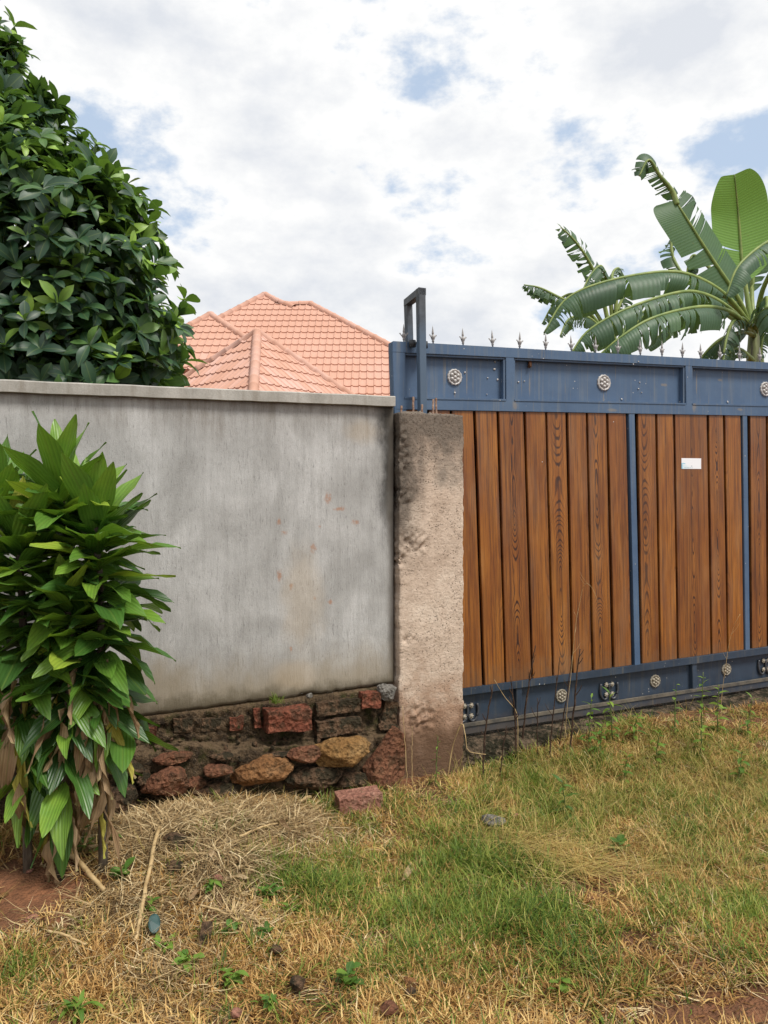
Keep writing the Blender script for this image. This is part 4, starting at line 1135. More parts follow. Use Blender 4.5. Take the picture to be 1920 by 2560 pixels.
banana_leaf(ban, [Bp(1880, 820), Bp(1815, 740, -.3), Bp(1730, 690, -.5), Bp(1646, 681, -.6), Bp(1511, 705, -.8), Bp(1415, 748, -.9), Bp(1360, 832, -1.0)], .62, 1.05, .75, .45, .34, 3, .16, (.0, .03), .9)
banana_leaf(ban, [Bp(1880, 830), Bp(1820, 770, -.5), Bp(1755, 735, -.8), Bp(1689, 733, -1.), Bp(1569, 771, -1.2), Bp(1473, 825, -1.3), Bp(1426, 885, -1.35)], .58, 1.15, .9, .5, .36, 4, .18, (.0, .035), .9)
banana_leaf(ban, [Bp(1884, 840), Bp(1840, 790, -.7), Bp(1790, 770, -1.1), Bp(1724, 771, -1.3), Bp(1627, 797, -1.5), Bp(1550, 844, -1.6), Bp(1490, 895, -1.6)], .56, 1.2, 1.0, .5, .44, 5, .22, (.0, .04), .9)
banana_leaf(ban, [Bp(1880, 800, .2), Bp(1760, 740, .6), Bp(1690, 660, .8), Bp(1680, 590, .9), Bp(1712, 540, .9)], .34, .9, .9, .4, .38, 6, .35, (.0, .05), .8)
banana_leaf(ban, [Bp(1890, 820), Bp(1905, 730, -.3), Bp(1945, 640, -.6), Bp(1930, 600, -.9), Bp(1850, 660, -1.2), Bp(1815, 740, -1.3)], .42, .9, .9, .4, .30, 7, .25, (.0, .05), .7)
banana_leaf(ban, [Bp(1890, 830), Bp(1930, 760, -.3), Bp(2010, 700, -.6), Bp(2110, 700, -.8), Bp(2200, 790, -1.0)], .5, .9, .9, .2, .34, 8, .2)
banana_leaf(ban, [Bp(1890, 830), Bp(1900, 790, -.6), Bp(1925, 770, -1.1), Bp(1940, 800, -1.4), Bp(1935, 870, -1.5)], .42, .9, .8, .2, .16, 9, .15)
banana_leaf(ban, [Bp(1890, 840), Bp(1860, 830, -.3), Bp(1800, 850, -.5), Bp(1750, 900, -.5), Bp(1720, 960, -.5)], .36, 1.2, 1.1, .3, .22, 10, .2, (.0, .03), .8)
banana_leaf(ban, [Bp(1888, 830, .2), Bp(1830, 760, .6), Bp(1790, 770, .9), Bp(1690, 800, 1.2), Bp(1620, 870, 1.3)], .45, 1., .9, .2, .10, 12, .2)
banana_leaf(ban, [Bp(1886, 820, -.2), Bp(1900, 770, -.5), Bp(1918, 745, -.8), Bp(1912, 800, -1.0), Bp(1900, 900, -1.1)], .44, 1.0, .9, .45, .20, 16, .15, (.0, .03), .8)
banana_leaf(ban, [Bp(1884, 835, -.1), Bp(1860, 800, -.4), Bp(1835, 800, -.7), Bp(1815, 850, -.9), Bp(1805, 930, -1.0)], .40, 1.1, 1.0, .5, .10, 17, .15, (.0, .04), .8)
banana_leaf(ban, [Bp(1880, 830, .3), Bp(1780, 765, .6), Bp(1700, 750, .8), Bp(1610, 790, .9), Bp(1560, 860, .9)], .44, 1.1, 1.0, .5, .08, 18, .2, (.0, .05), .8)
banana_leaf(ban, [Bp(1886, 820, .1), Bp(1880, 720, .3), Bp(1905, 600, .4), Bp(1960, 540, .4)], .40, .5, .5, .25, .40, 19, .3, (.0, .03), .7)
# second plant farther back, only its tattered leaves clear the gate
B2Z = 10.6
Bq = lambda x, y, dz=0.: P(x, y, B2Z + dz)
base = Bq(1535, 1280)
ban2 = empty("banana_plant", (base.x, base.y, 0)); tag(ban2, "smaller tattered banana plant farther back, left of the tall one", "banana plant")
k = MB(); k.tube([(0, 0, -.1), (0, 0, 1.6), (-.02, 0, 2.8), (0, 0, 3.7)], [.16, .14, .11, .05], 12); k.build("pseudostem", m_pseudo, ban2, True)
banana_leaf(ban2, [Bq(1530, 850), Bq(1500, 720), Bq(1470, 650, -.1), Bq(1435, 600, -.2), Bq(1402, 568, -.3)], .42, .25, .35, .42, .30, 31, .2, (.01, .08), .5, .05, nrm=Vector((.2, -1, .3)))
banana_leaf(ban2, [Bq(1530, 860), Bq(1470, 780, -.2), Bq(1400, 745, -.4), Bq(1350, 720, -.5), Bq(1310, 712, -.6)], .34, 1.0, 1.0, .6, .26, 32, .25, (.01, .06), .7)
banana_leaf(ban2, [Bq(1535, 850), Bq(1525, 740), Bq(1515, 690, -.2), Bq(1500, 665, -.3), Bq(1475, 690, -.4), Bq(1450, 740, -.5)], .32, .8, .8, .32, .28, 33, .2, (.0, .03), .7)
banana_leaf(ban2, [Bq(1535, 860), Bq(1540, 740), Bq(1530, 690, .2), Bq(1545, 670, .3), Bq(1560, 690, .3)], .24, .6, .6, .3, .3, 34, .3)
banana_leaf(ban2, [Bq(1535, 870), Bq(1490, 810, -.2), Bq(1455, 790, -.4), Bq(1420, 800, -.5), Bq(1400, 840, -.6)], .34, 1.1, 1.1, .35, .24, 35, .2, (.0, .03), .7)
banana_leaf(ban2, [Bq(1535, 870), Bq(1580, 800, .1), Bq(1640, 770, .2), Bq(1700, 790, .2)], .4, .9, .9, .25, .16, 36, .2)
banana_leaf(ban2, [Bq(1535, 860), Bq(1475, 760, .1), Bq(1430, 735, .1), Bq(1385, 760, .1), Bq(1355, 810, .1)], .36, 1.1, 1.0, .6, .18, 37, .2, (.0, .05), .7)
banana_leaf(ban2, [Bq(1535, 850, .2), Bq(1550, 760, .3), Bq(1600, 700, .4), Bq(1650, 720, .4)], .36, .9, .9, .5, .14, 38, .2, (.0, .05), .7)
# third: fine dead fronds and a low leaf at the trunk foot
banana_leaf(ban, [Bp(1888, 830, .3), Bp(1800, 700, .9), Bp(1740, 640, 1.2), Bp(1722, 660, 1.2), Bp(1715, 700, 1.2)], .30, 1.3, 1.2, .5, .02, 14, .45, (.01, .05), .7, .2)
banana_leaf(ban, [Bp(1880, 900, -.2), Bp(1850, 875, -.4), Bp(1825, 880, -.5), Bp(1800, 930, -.6)], .26, 1.0, .9, .2, .2, 15, .1)

# ------------------------------------------------------------------ dracaena shrub in front of the wall
SZ = 3.10
sh_b = P(120, 1280, SZ)
shrub = empty("dracaena_shrub", (sh_b.x, sh_b.y, float(ground_h(sh_b.x, sh_b.y)))); sb = shrub.location.copy()
tag(shrub, "bushy dracaena shrub with long glossy green leaves in front of the grey wall", "shrub")
lance = lambda t: max(.04, math.sin(math.pi * (t ** .82)) ** .85) if t < 1 else .02
m_dleaf = leaf_material("dracaena_leaf", [(0., (.014, .045, .012)), (.35, (.055, .145, .022)), (.65, (.150, .29, .034)), (.85, (.32, .44, .05)), (1., (.46, .46, .08))], 24., .40, .22, (.25, .45, .03), .55)
m_dead = leaf_material("dead_leaf", [(0., (.12, .066, .034)), (.4, (.32, .21, .115)), (.7, (.50, .37, .22)), (1., (.40, .36, .07))], 20., .75, .12, (.4, .28, .12), .2)
DT = [leaf_template(.31, .108, 7, 2, lance, .30, .15, .05, 0, 1), leaf_template(.32, .106, 7, 2, lance, .42, .35, .10, 0, 2), leaf_template(.29, .112, 7, 2, lance, .18, .05, .06, 0, 3), leaf_template(.31, .106, 7, 2, lance, .35, .60, .12, 0, 4)]
DD = [leaf_template(.27, .055, 7, 2, lance, .9, .5, .25, 0, 11), leaf_template(.24, .035, 7, 2, lance, 1.1, .2, .3, 0, 12), leaf_template(.26, .07, 7, 2, lance, .6, .8, .25, 0, 13)]
DM = {}
def dleaf(M_, ti, tint, dead=False):
    key = (ti, round(tint * 6) / 6, dead)
    if key not in DM:
        tt = (DD if dead else DT)[ti]; DM[key] = leaf_mesh("dead_leaf" if dead else "leaf", tt[0], tt[1], m_dead if dead else m_dleaf, key[1])
    o = bpy.data.objects.new("dead_leaf" if dead else "leaf", DM[key]); link(o, shrub); o.matrix_local = Matrix.Translation(-sb) @ M_
dr = random.Random(3)
stems = [  # foot px,py | mid | top, depth, leaf count
    ((258, 2060), (252, 1560), (238, 1290), 3.02, 66, 1.0), ((160, 2080), (168, 1500), (150, 1205), 3.08, 62, 1.08), ((70, 2090), (60, 1620), (45, 1330), 3.0, 54, 1.0),
    ((-30, 2080), (-20, 1500), (-5, 1225), 3.12, 46, 1.0), ((150, 2060), (175, 1680), (165, 1490), 2.97, 30, .95), ((-60, 2080), (-90, 1600), (-110, 1320), 3.0, 16, 1.)]
for (f, m_, t, dz, cnt, scl) in stems:
    pf, pm, pt = P(*f, dz), P(*m_, dz + .02), P(*t, dz)
    pf.z = float(ground_h(pf.x, pf.y)) - .02
    path = spline([pf, pm, pt], 20)
    k = MB(); k.tube([p - sb for p in path], [.019 - .006 * q / 20 for q in range(21)], 8); k.build("stem", m_bark, shrub, True)
    for q in range(cnt):
        u = q / (cnt - 1)                         # 0 = lowest leaf, 1 = top
        h = .31 + .69 * u
        pos = path[min(20, int(h * 20))].lerp(path[min(20, int(h * 20) + 1)], h * 20 % 1)
        az = q * 2.399963 + dr.uniform(-.35, .35)
        if math.sin(az) > .25 and u < .85 and dr.random() < .65: az = -az
        el = -.50 + 1.15 * u ** .75 + dr.uniform(-.2, .2)
        if u > .80: el = .55 + (u - .80) / .20 * .80 + dr.uniform(-.12, .12)
        tint = .26 + .30 * u + dr.uniform(-.14, .18)
        if u < .35 and dr.random() < .35: tint = dr.uniform(.55, .82)
        elif dr.random() < .2: tint += .22
        ti = 0 if u > .85 else dr.choice((0, 1, 1, 2, 3))
        if u > .85: ti = dr.choice((0, 2))
        # keep clear of the wall
        d = Vector((math.cos(az) * math.cos(el), math.sin(az) * math.cos(el), math.sin(el)))
        sc = scl * dr.uniform(.80, 1.12) * (.78 if u < .15 else 1) * (.85 if u > .96 else 1)
        if wloc(*(pos + d * .28)[:2])[1] > -.03: az += math.pi * .6
        dleaf(frame(pos, az, el, dr.uniform(-.45, .45), sc), ti, min(1, max(0, tint)))
# more leaves of the inner and rear mass
inn = []
for q in range(230):
    st = dr.choice(stems); pf, pm, pt = P(*st[0], st[3]), P(*st[1], st[3]), P(*st[2], st[3]); pf.z = .12
    u = dr.random(); path_u = .22 + .74 * u
    pos = spline([pf, pm, pt], 20)[int(path_u * 20)] + Vector((dr.gauss(0, .03), .04 + abs(dr.gauss(0, .05)), 0)); az = dr.uniform(0, 6.28); el = -.6 + 1.2 * u + dr.uniform(-.25, .25)
    if wloc(*(pos + Vector((math.cos(az), math.sin(az), 0)) * .28)[:2])[1] > -.03: az = -az
    inn.append((Matrix.Translation(-sb) @ frame(pos, az, el, dr.uniform(-.5, .5), dr.uniform(.75, 1.0)), dr.randint(0, 3), dr.uniform(.05, .45)))
fo = batch("foliage", DT, [i_[0] for i_ in inn], [i_[1] for i_ in inn], [i_[2] for i_ in inn], m_dleaf, shrub); fo['kind'] = 'stuff'
# hanging dead and yellowing leaves round the foot
for q in range(62):
    st = stems[dr.choice((0, 0, 0, 1, 2, 2, 3, 4))]; pf, pm = P(*st[0], st[3]), P(*st[1], st[3])
    pf.z = .12
    pos = pf.lerp(pm, dr.uniform(.24, .88)) + Vector((dr.gauss(0, .03), -abs(dr.gauss(0, .04)), 0)); az = dr.uniform(-3.3, .5)
    tan_ = dr.random()
    dleaf(frame(pos, az, dr.uniform(-1.45, -.75), dr.uniform(-1, 1), dr.uniform(.8, 1.15)), dr.randint(0, 2), .2 + .5 * tan_ if tan_ < .75 else .95, True)
for q in range(26):
    st = stems[dr.choice((0, 1, 2, 3, 4))]; pf, pm = P(*st[0], st[3]), P(*st[1], st[3]); pf.z = .12
    pos = pf.lerp(pm, dr.uniform(.30, .72)); az = dr.uniform(-3.4, .4)
    dleaf(frame(pos, az, dr.uniform(-1.2, -.5), dr.uniform(-.6, .6), dr.uniform(.7, 1.0)), dr.randint(0, 3), dr.choice((.15, .25, .4, .62, .75)))

# ------------------------------------------------------------------ grass: blades by the ten thousand
def G(px, py):
    z = .04
    for _ in range(6):
        Z = (CAMZ - z) * F / (py - 1280); x = (px - 960) / F * Z; z = float(ground_h(x, Z))
    return x, Z
def zone(lst, x, y):
    """soft ellipses given in photo pixels, laid out on the ground"""
    acc = np.zeros_like(x)
    for px, py, rx, ry, wgt in lst:
        cx_, cy_ = G(px, py); x1, _ = G(px + rx, py); _, ya = G(px, py - ry); _, yb_ = G(px, py + ry)
        d = ((x - cx_) / abs(x1 - cx_)) ** 2 + ((y - cy_) / (abs(ya - yb_) / 2)) ** 2
        acc = np.maximum(acc, wgt * np.exp(-d * .9))
    return acc
z_soil = [(60, 2225, 200, 100, 1.), (20, 2330, 90, 50, .8), (1770, 2540, 240, 48, 1.), (1650, 2520, 90, 30, .8), (560, 2270, 45, 45, .9), (540, 2300, 45, 22, .9), (1420, 2320, 90, 30, .35), (1480, 2210, 120, 40, .5), (1300, 2540, 160, 26, .7), (960, 2545, 160, 22, .6), (1120, 1975, 60, 20, .5), (740, 2480, 60, 45, .6), (150, 2380, 90, 30, .5), (1780, 1790, 120, 16, .7), (470, 2110, 40, 30, .8), (1000, 1965, 60, 14, .7)]
z_straw = [(420, 2080, 180, 70, 1.), (600, 2060, 190, 55, 1.), (740, 2065, 120, 45, 1.), (330, 2260, 130, 70, .8), (560, 2150, 130, 70, .8), (600, 2310, 90, 40, .8), (400, 2440, 160, 50, .6), (180, 2330, 90, 50, .5)]
z_green = [(1350, 2000, 260, 70, .6), (1650, 1960, 200, 50, .7), (1850, 2100, 140, 70, .7), (1600, 2280, 200, 60, .6), (1250, 2180, 140, 60, .8), (820, 2190, 220, 90, .8), (1120, 2250, 190, 110, 1.), (1300, 2300, 200, 80, 1.), (1010, 2060, 160, 60, .8), (930, 2010, 120, 40, .7), (720, 2190, 70, 50, 1.), (1500, 1900, 120, 50, .6), (1780, 2250, 150, 90, .65), (1600, 1850, 300, 60, .5), (1250, 1960, 200, 60, .45), (1880, 1880, 120, 80, .6), (1750, 2050, 200, 80, .45), (60, 2460, 90, 50, .5), (1000, 2400, 200, 60, .4), (1420, 2440, 160, 50, .4), (1470, 2030, 110, 60, .6)]
z_tall = [(1500, 1960, 330, 110, 1.), (1750, 1950, 260, 140, 1.), (1300, 2080, 200, 60, .7), (1650, 2120, 240, 80, .7), (1250, 1940, 160, 50, .6)]
z_bare = [(1230, 1900, 90, 30, 1.), (1380, 1880, 110, 20, .8), (1700, 1795, 180, 14, .8)]
z_wheat = [(1330, 2140, 120, 40, 1.), (1440, 2185, 110, 28, 1.), (1240, 2100, 60, 26, .7)]

def sample(n, wfun):
    X_, Y_ = [], []
    tot = 0
    while tot < n:
        y = np.sqrt(nrg.uniform(1.9 ** 2, 6.2 ** 2, n)); x = (nrg.uniform(-.56, .56, n)) * y
        sy = wloc(x, y)
        rx, ry = x - G0.x, y - G0.y; dg = -rx * DY + ry * DX; sg = rx * DX + ry * DY
        ok = np.where(sy[0] < .42, sy[1] < -.12, dg < -.16)
        pr = wfun(x, y) * np.clip(3.6 / y, .6, 1.5)
        keep = ok & (nrg.random(n) < pr)
        X_.append(x[keep]); Y_.append(y[keep]); tot += keep.sum()
    return np.concatenate(X_)[:n], np.concatenate(Y_)[:n]

def vnoise(x, y, sc, seed=0):
    r = np.random.default_rng(seed).random((256, 256)); X_ = x * sc + 500.; Y_ = y * sc + 500.
    i, j = np.floor(X_).astype(int), np.floor(Y_).astype(int); f, g = X_ - i, Y_ - j; f = f * f * (3 - 2 * f); g = g * g * (3 - 2 * g)
    q = lambda a, c: r[a % 256, c % 256]
    return (q(i, j) * (1 - f) + q(i + 1, j) * f) * (1 - g) + (q(i, j + 1) * (1 - f) + q(i + 1, j + 1) * f) * g
def patch(x, y, seed): return sm(.28, .62, .6 * vnoise(x, y, 4.5, seed) + .4 * vnoise(x, y, 11, seed + 1))
def tufts(n, per, wfun, spread):
    nt = n // per; cx_, cy_ = sample(nt, wfun)
    i = np.repeat(np.arange(nt), per)[:n]; n2 = len(i)
    a = nrg.uniform(0, 6.28, n2); r = np.abs(nrg.normal(0, spread, n2))
    return cx_[i] + np.cos(a) * r, cy_[i] + np.sin(a) * r, a, i, nt
def blades(name, x, y, L, Wd, az, el, curl, tint, m_, label, cat, seg=3, lift=None, twist=.6):
    n = len(x); z = ground_h(x, y) - .006
    if lift is not None: z = z + lift
    p = np.stack([x, y, z], 1); vs = np.zeros((n, seg * 2 + 1, 3)); e = el.copy(); a = az.copy()
    ta = nrg.uniform(-twist, twist, n)
    for k in range(seg + 1):
        w_ = Wd * (1 - (k / seg) ** 1.6) * (.75 if k == 0 else 1)
        sx, sy_ = -np.sin(a + ta), np.cos(a + ta)
        if k < seg:
            vs[:, 2 * k] = p + np.stack([sx, sy_, np.zeros(n)], 1) * (w_ / 2)[:, None]; vs[:, 2 * k + 1] = p - np.stack([sx, sy_, np.zeros(n)], 1) * (w_ / 2)[:, None]
        else: vs[:, 2 * k] = p
        st = L / seg
        p = p + np.stack([np.cos(e) * np.cos(a), np.cos(e) * np.sin(a), np.sin(e)], 1) * st[:, None]
        gz = ground_h(p[:, 0], p[:, 1]) + .004; p[:, 2] = np.maximum(p[:, 2], gz)
        e = e - curl / seg; a = a + nrg.normal(0, .22, n)
    V = vs.reshape(-1, 3); m0 = seg * 2 + 1; off = (np.arange(n) * m0)[:, None]
    quads = np.concatenate([off + np.array([[2 * k, 2 * k + 1, 2 * k + 3, 2 * k + 2]]) for k in range(seg - 1)], 0) if seg > 1 else np.zeros((0, 4), int)
    tris = off + np.array([[2 * seg - 2, 2 * seg - 1, 2 * seg]])
    me = bpy.data.meshes.new(name)
    me.vertices.add(len(V)); me.vertices.foreach_set('co', V.ravel())
    nl = quads.size + tris.size; me.loops.add(nl); me.loops.foreach_set('vertex_index', np.concatenate([quads.ravel(), tris.ravel()]))
    npoly = len(quads) + len(tris); me.polygons.add(npoly)
    st_ = np.concatenate([np.arange(len(quads)) * 4, quads.size + np.arange(len(tris)) * 3])
    me.polygons.foreach_set('loop_start', st_)
    me.update(calc_edges=True); me.validate()
    me.attributes.new('tint', 'FLOAT', 'POINT').data.foreach_set('value', np.repeat(tint, m0))
    me.polygons.foreach_set('use_smooth', [True] * len(me.polygons))
    me.materials.append(m_)
    o = bpy.data.objects.new(name, me); C.objects.link(o); tag(o, label, cat, None, 'stuff'); return o

def grass_mat(name, stops, tr, trc, rough=.6):
    m_, b = mat(name); t = b.attr('tint')
    col = b.mix(1., b.ramp(t, stops), (.98, .96, .82), 'MULTIPLY'); b.out(col, rough, None, .25, 0, (tr, b.mix(.5, col, trc))); return m_
m_green = grass_mat("grass_green", [(0., (.036, .082, .018)), (.35, (.095, .170, .030)), (.65, (.21, .28, .055)), (1., (.42, .42, .11))], .3, (.25, .40, .05), .5)
m_dry = grass_mat("grass_dry", [(0., (.075, .036, .015)), (.3, (.26, .130, .046)), (.6, (.54, .325, .125)), (1., (.74, .55, .27))], .2, (.45, .3, .1))
m_straw = grass_mat("straw_grey", [(0., (.085, .052, .028)), (.4, (.33, .225, .125)), (.75, (.58, .44, .27)), (1., (.76, .63, .44))], .15, (.5, .4, .25))
m_gold = grass_mat("grass_gold", [(0., (.075, .10, .02)), (.3, (.20, .21, .05)), (.6, (.44, .35, .125)), (1., (.70, .55, .26))], .3, (.5, .42, .12))
U = nrg.uniform; Nn = nrg.normal
soil = lambda x, y: 1 - np.clip(zone(z_soil, x, y) * 1.55, 0, 1) * .975
# green turf
x, y, a_, ti_, nt = tufts(54000, 10, lambda x, y: (.05 + .95 * zone(z_green, x, y)) * soil(x, y) * (1 - .8 * zone(z_straw, x, y)) * (.12 + .88 * patch(x, y, 3)), .015); n = len(x)
tt_ = np.clip(Nn(.52, .24, nt), .1, 1.)[ti_] + .25 * (vnoise(x, y, 3, 9) - .5)
blades("green_grass", x, y, U(.035, .105, n) * (.55 + 1.0 * vnoise(x, y, 5, 12)), U(.003, .0062, n), a_ + Nn(0, .5, n), U(.25, 1.4, n), U(.3, 1.9, n), np.clip(tt_ + Nn(0, .14, n), 0, 1), m_green, "short green turf grass between dry patches", "grass", 3)
# dry curled blades
x, y, a_, ti_, nt = tufts(100000, 8, lambda x, y: (1 - .12 * zone(z_green, x, y)) * soil(x, y) * (.55 + .45 * sm(3.1, 2.5, y)) * (.18 + .82 * patch(x, y, 21)), .018); n = len(x)
tt_ = np.clip(Nn(.54, .18, nt), .1, .95)[ti_] + .3 * (vnoise(x, y, 4, 31) - .5)
blades("dry_grass", x, y, U(.025, .085, n), U(.003, .0070, n), a_ + Nn(0, .8, n), U(-.1, 1.1, n), U(-.6, 2.4, n), np.clip(tt_ + Nn(0, .17, n), 0, 1), m_dry, "short curled brown dry grass over red soil", "grass", 4, U(0, .012, n))
# matted grey straw by the footing
x, y, a_, ti_, nt = tufts(33000, 12, lambda x, y: zone(z_straw, x, y) ** 1.2 * .9 * soil(x, y) * (.10 + .90 * patch(x, y, 41)) + .03 * soil(x, y), .035); n = len(x)
ca_ = nrg.uniform(-3.14, 3.14, nt)[ti_]; tt_ = np.clip(Nn(.50, .22, nt), .08, .95)[ti_]
blades("straw_mat", x, y, U(.05, .19, n), U(.0026, .0070, n), ca_ + Nn(0, .5, n), U(-.15, .5, n), U(.0, 1.3, n), np.clip(tt_ + Nn(0, .22, n), 0, 1), m_straw, "matted pale straw heaped against the rubble footing", "straw", 4, U(0, .055, n) * zone(z_straw, x, y), .7)
# taller fine grass by the gate
x, y, a_, ti_, nt = tufts(15000, 14, lambda x, y: zone(z_tall, x, y) * (.3 + .7 * soil(x, y)) * (1 - .8 * zone(z_bare, x, y)) + .012, .02); n = len(x)
tt_ = np.clip(Nn(.55, .22, nt), 0, 1)[ti_]
blades("tall_fine_grass", x, y, U(.06, .21, n), U(.0018, .0036, n), a_ + Nn(0, .5, n), U(.1, 1.3, n), U(.3, 2.1, n), np.clip(tt_ + Nn(0, .16, n), 0, 1), m_gold, "taller fine yellowing grass in front of the gate", "grass", 5)
# combed-over golden stems
n = 420; x, y = sample(n, lambda x, y: zone(z_wheat, x, y) ** 1.3)
blades("flattened_stems", x, y, U(.12, .38, n), U(.0016, .0032, n), Nn(-.5, .5, n), U(.05, .5, n), U(.35, 1.2, n), np.clip(Nn(.72, .18, n), 0, 1), m_gold, "sheaf of long golden grass stems combed flat on the lawn", "grass", 6, U(.01, .05, n), .3)

# ------------------------------------------------------------------ weeds and stalks in front of the gate
m_stalk, b = mat("dry_stalk"); oc = b.obj()
b.out(b.ramp(b.noise(oc, 40, 4, .6), [(.35, (.028, .017, .012)), (.6, (.075, .045, .03)), (.8, (.14, .09, .06))]), .9, None, .2)
m_reed, b = mat("pale_reed"); oc = b.obj()
b.out(b.ramp(b.noise(oc, 22, 4, .6), [(.3, (.30, .20, .09)), (.6, (.50, .36, .18)), (.8, (.62, .50, .30))]), .7, None, .3)
m_weed = leaf_material("weed_leaf", [(0., (.03, .075, .015)), (.5, (.085, .18, .03)), (1., (.22, .34, .05))], 0, .45, .3, (.3, .5, .05), .35)
m_wstem, b = mat("weed_stem"); b.out(b.ramp(b.noise(b.obj(), 30, 3), [(.3, (.07, .11, .03)), (.7, (.14, .17, .05))]), .6)
WL = [leaf_template(.075, .020, 4, 1, lance, .25, .7, 0, 0, 1), leaf_template(.055, .026, 4, 1, lance, .3, .9, 0, 0, 2), leaf_template(.05, .034, 4, 1, obov, .25, .5, 0, 0, 3)]
wr = random.Random(8)
def stalk(name, label, cat, pts, rad, m_, group=None, twigs=0, seed=0):
    """pts: photo pixels, first one on the ground; the stalk stands in the upright plane over its foot"""
    x, Z = G(*pts[0]); rr = random.Random(seed)
    z0 = float(ground_h(x, Z)); o = empty(name, (x, Z, z0)); tag(o, label, cat, group)
    pp_ = [Vector((0, 0, -.02))] + [P(px, py, Z - .02 * i) - o.location for i, (px, py) in enumerate(pts[1:])]
    sp_ = spline(pp_, 14); sp_ = [p + Vector((rr.gauss(0, .0015), rr.gauss(0, .003), 0)) for p in sp_]
    k = MB(); k.tube(sp_, [rad * (1 - .55 * q / 14) * rr.uniform(.85, 1.2) for q in range(15)], 6); k.build("stem", m_, o, True)
    for q in range(twigs):
        p = sp_[rr.randint(4, 13)]; a = rr.uniform(0, 6.28); l = rr.uniform(.025, .08)
        k = MB(); k.tube([p, p + Vector((math.cos(a) * l * .5, math.sin(a) * l * .3, l * .6)), p + Vector((math.cos(a) * l * .7, math.sin(a) * l * .4, l))], [rad * .5, rad * .4, rad * .25], 5); k.build("twig", m_, o)
    return o, sp_
ords = ["nearest the pillar", "second from the pillar", "third from the pillar", "fourth from the pillar", "fifth from the pillar", "sixth from the pillar", "seventh from the pillar", "eighth from the pillar"]
dark = [[(1206, 1950), (1212, 1840), (1232, 1713)], [(1250, 1948), (1256, 1880), (1266, 1815)], [(1289, 1902), (1288, 1800), (1276, 1690)], [(1303, 1875), (1318, 1740), (1338, 1614)], [(1344, 1895), (1343, 1820), (1345, 1745)], [(1373, 1902), (1382, 1790), (1400, 1640)], [(1397, 1870), (1415, 1750), (1431, 1638)], [(1424, 1882), (1436, 1760), (1449, 1622)]]
for i, pts in enumerate(dark): stalk("dry_weed_stalk", "dark dry weed stalk before the gate, " + ords[i], "stalk", pts, .0066 if i in (0, 2, 3, 7) else .0045, m_stalk, "dark dry weed stalks before the gate", wr.randint(2, 6), 40 + i)
stalk("straw_stem", "tall thin golden stem with a drooping head against the planks", "stalk", [(1408, 1885), (1425, 1700), (1440, 1560), (1458, 1468), (1478, 1466), (1496, 1510)], .0016, m_reed, None, 5, 60)
stalk("fallen_twig", "pale straight twig leaning on the dark stalks at the gate", "twig", [(1294, 1890), (1293, 1790), (1262, 1742), (1236, 1699)], .0030, m_reed, None, 0, 61)
stalk("straw_stem", "thin pale straw leaning across planks left of the second bar", "stalk", [(1800, 1800), (1812, 1680), (1830, 1580), (1850, 1535)], .0016, m_reed, None, 2, 62)
stalk("bent_reed", "yellow bent reed looping against the foot of the pillar", "reed", [(1117, 1950), (1128, 1880), (1146, 1822), (1158, 1812), (1163, 1845), (1172, 1878), (1215, 1886)], .0040, m_reed, None, 0, 63)
stalk("pale_stem", "thin pale stem along the left edge of the pillar", "stem", [(1018, 1965), (1012, 1850), (1006, 1765)], .0030, m_reed, None, 0, 64)
stalk("pale_stem", "short pale stem standing before the pillar's lower left", "stem", [(1031, 1962), (1030, 1880), (1031, 1815)], .0026, m_reed, None, 0, 65)
def leafy(label, pts, n, sc, seed, tint=.5, kinds=(0, 1), rad=.0042, name="green_weed", group="green weeds along the gate"):
    rr = random.Random(seed); o, sp_ = stalk(name, label, "weed", pts, rad, m_wstem, group, 0, seed)
    for q in range(n):
        u = .12 + .88 * q / max(1, n - 1); p = sp_[min(14, int(u * 14))]
        t = min(1, max(0, tint + rr.uniform(-.2, .25) + .15 * u)); key = ('w', rr.choice(kinds), round(t * 4) / 4)
        if key not in DM: DM[key] = leaf_mesh("leaf", WL[key[1]][0], WL[key[1]][1], m_weed, key[2])
        lo = bpy.data.objects.new("leaf", DM[key]); link(lo, o)
        lo.matrix_local = frame(p, q * 2.4 + rr.uniform(-.4, .4), rr.uniform(.1, .6) + (.5 if u > .9 else 0), rr.uniform(-.4, .4), sc * 1.45 * rr.uniform(.7, 1.15) * (1.05 - .5 * u))
leafy("leafy green weed left of the scroll ornament, before the gate", [(1470, 1868), (1474, 1810), (1479, 1745)], 17, 1.0, 1)
leafy("leafy green weed standing before the middle scroll ornament", [(1532, 1852), (1528, 1800), (1525, 1735)], 18, 1.1, 2, .55)
leafy("tallest green weed, upright before the right lower gate post", [(1752, 1890), (1754, 1790), (1757, 1680)], 24, .95, 3, .62)
leafy("pale green weed right of the tallest weed by the gate", [(1793, 1830), (1794, 1780), (1797, 1715)], 16, 1.0, 4, .75)
leafy("thin green weed between two lower gate rosettes on the right", [(1686, 1822), (1688, 1770), (1691, 1712)], 11, .7, 5, .55)
leafy("low leafy weed in the grass before the threshold", [(1585, 1840), (1588, 1815), (1594, 1790)], 16, 1.1, 6, .45)
leafy("bushy green weed at the threshold between the two green stalk weeds", [(1500, 1885), (1502, 1850), (1506, 1812)], 16, 1.0, 14, .5)
leafy("bright weed in tall grass below the right gate panel", [(1640, 1905), (1642, 1870), (1650, 1830)], 16, .95, 15, .6)
leafy("green weed in tall grass near the right picture edge", [(1845, 1960), (1850, 1915), (1856, 1880)], 16, 1., 16, .5)
leafy("green weed among grass midway between pillar and right edge", [(1560, 1960), (1562, 1925), (1570, 1890)], 15, .9, 17, .45)
leafy("slender seedling climbing in front of the pillar's centre", [(1088, 1965), (1092, 1900), (1095, 1842)], 10, .55, 7, .6)
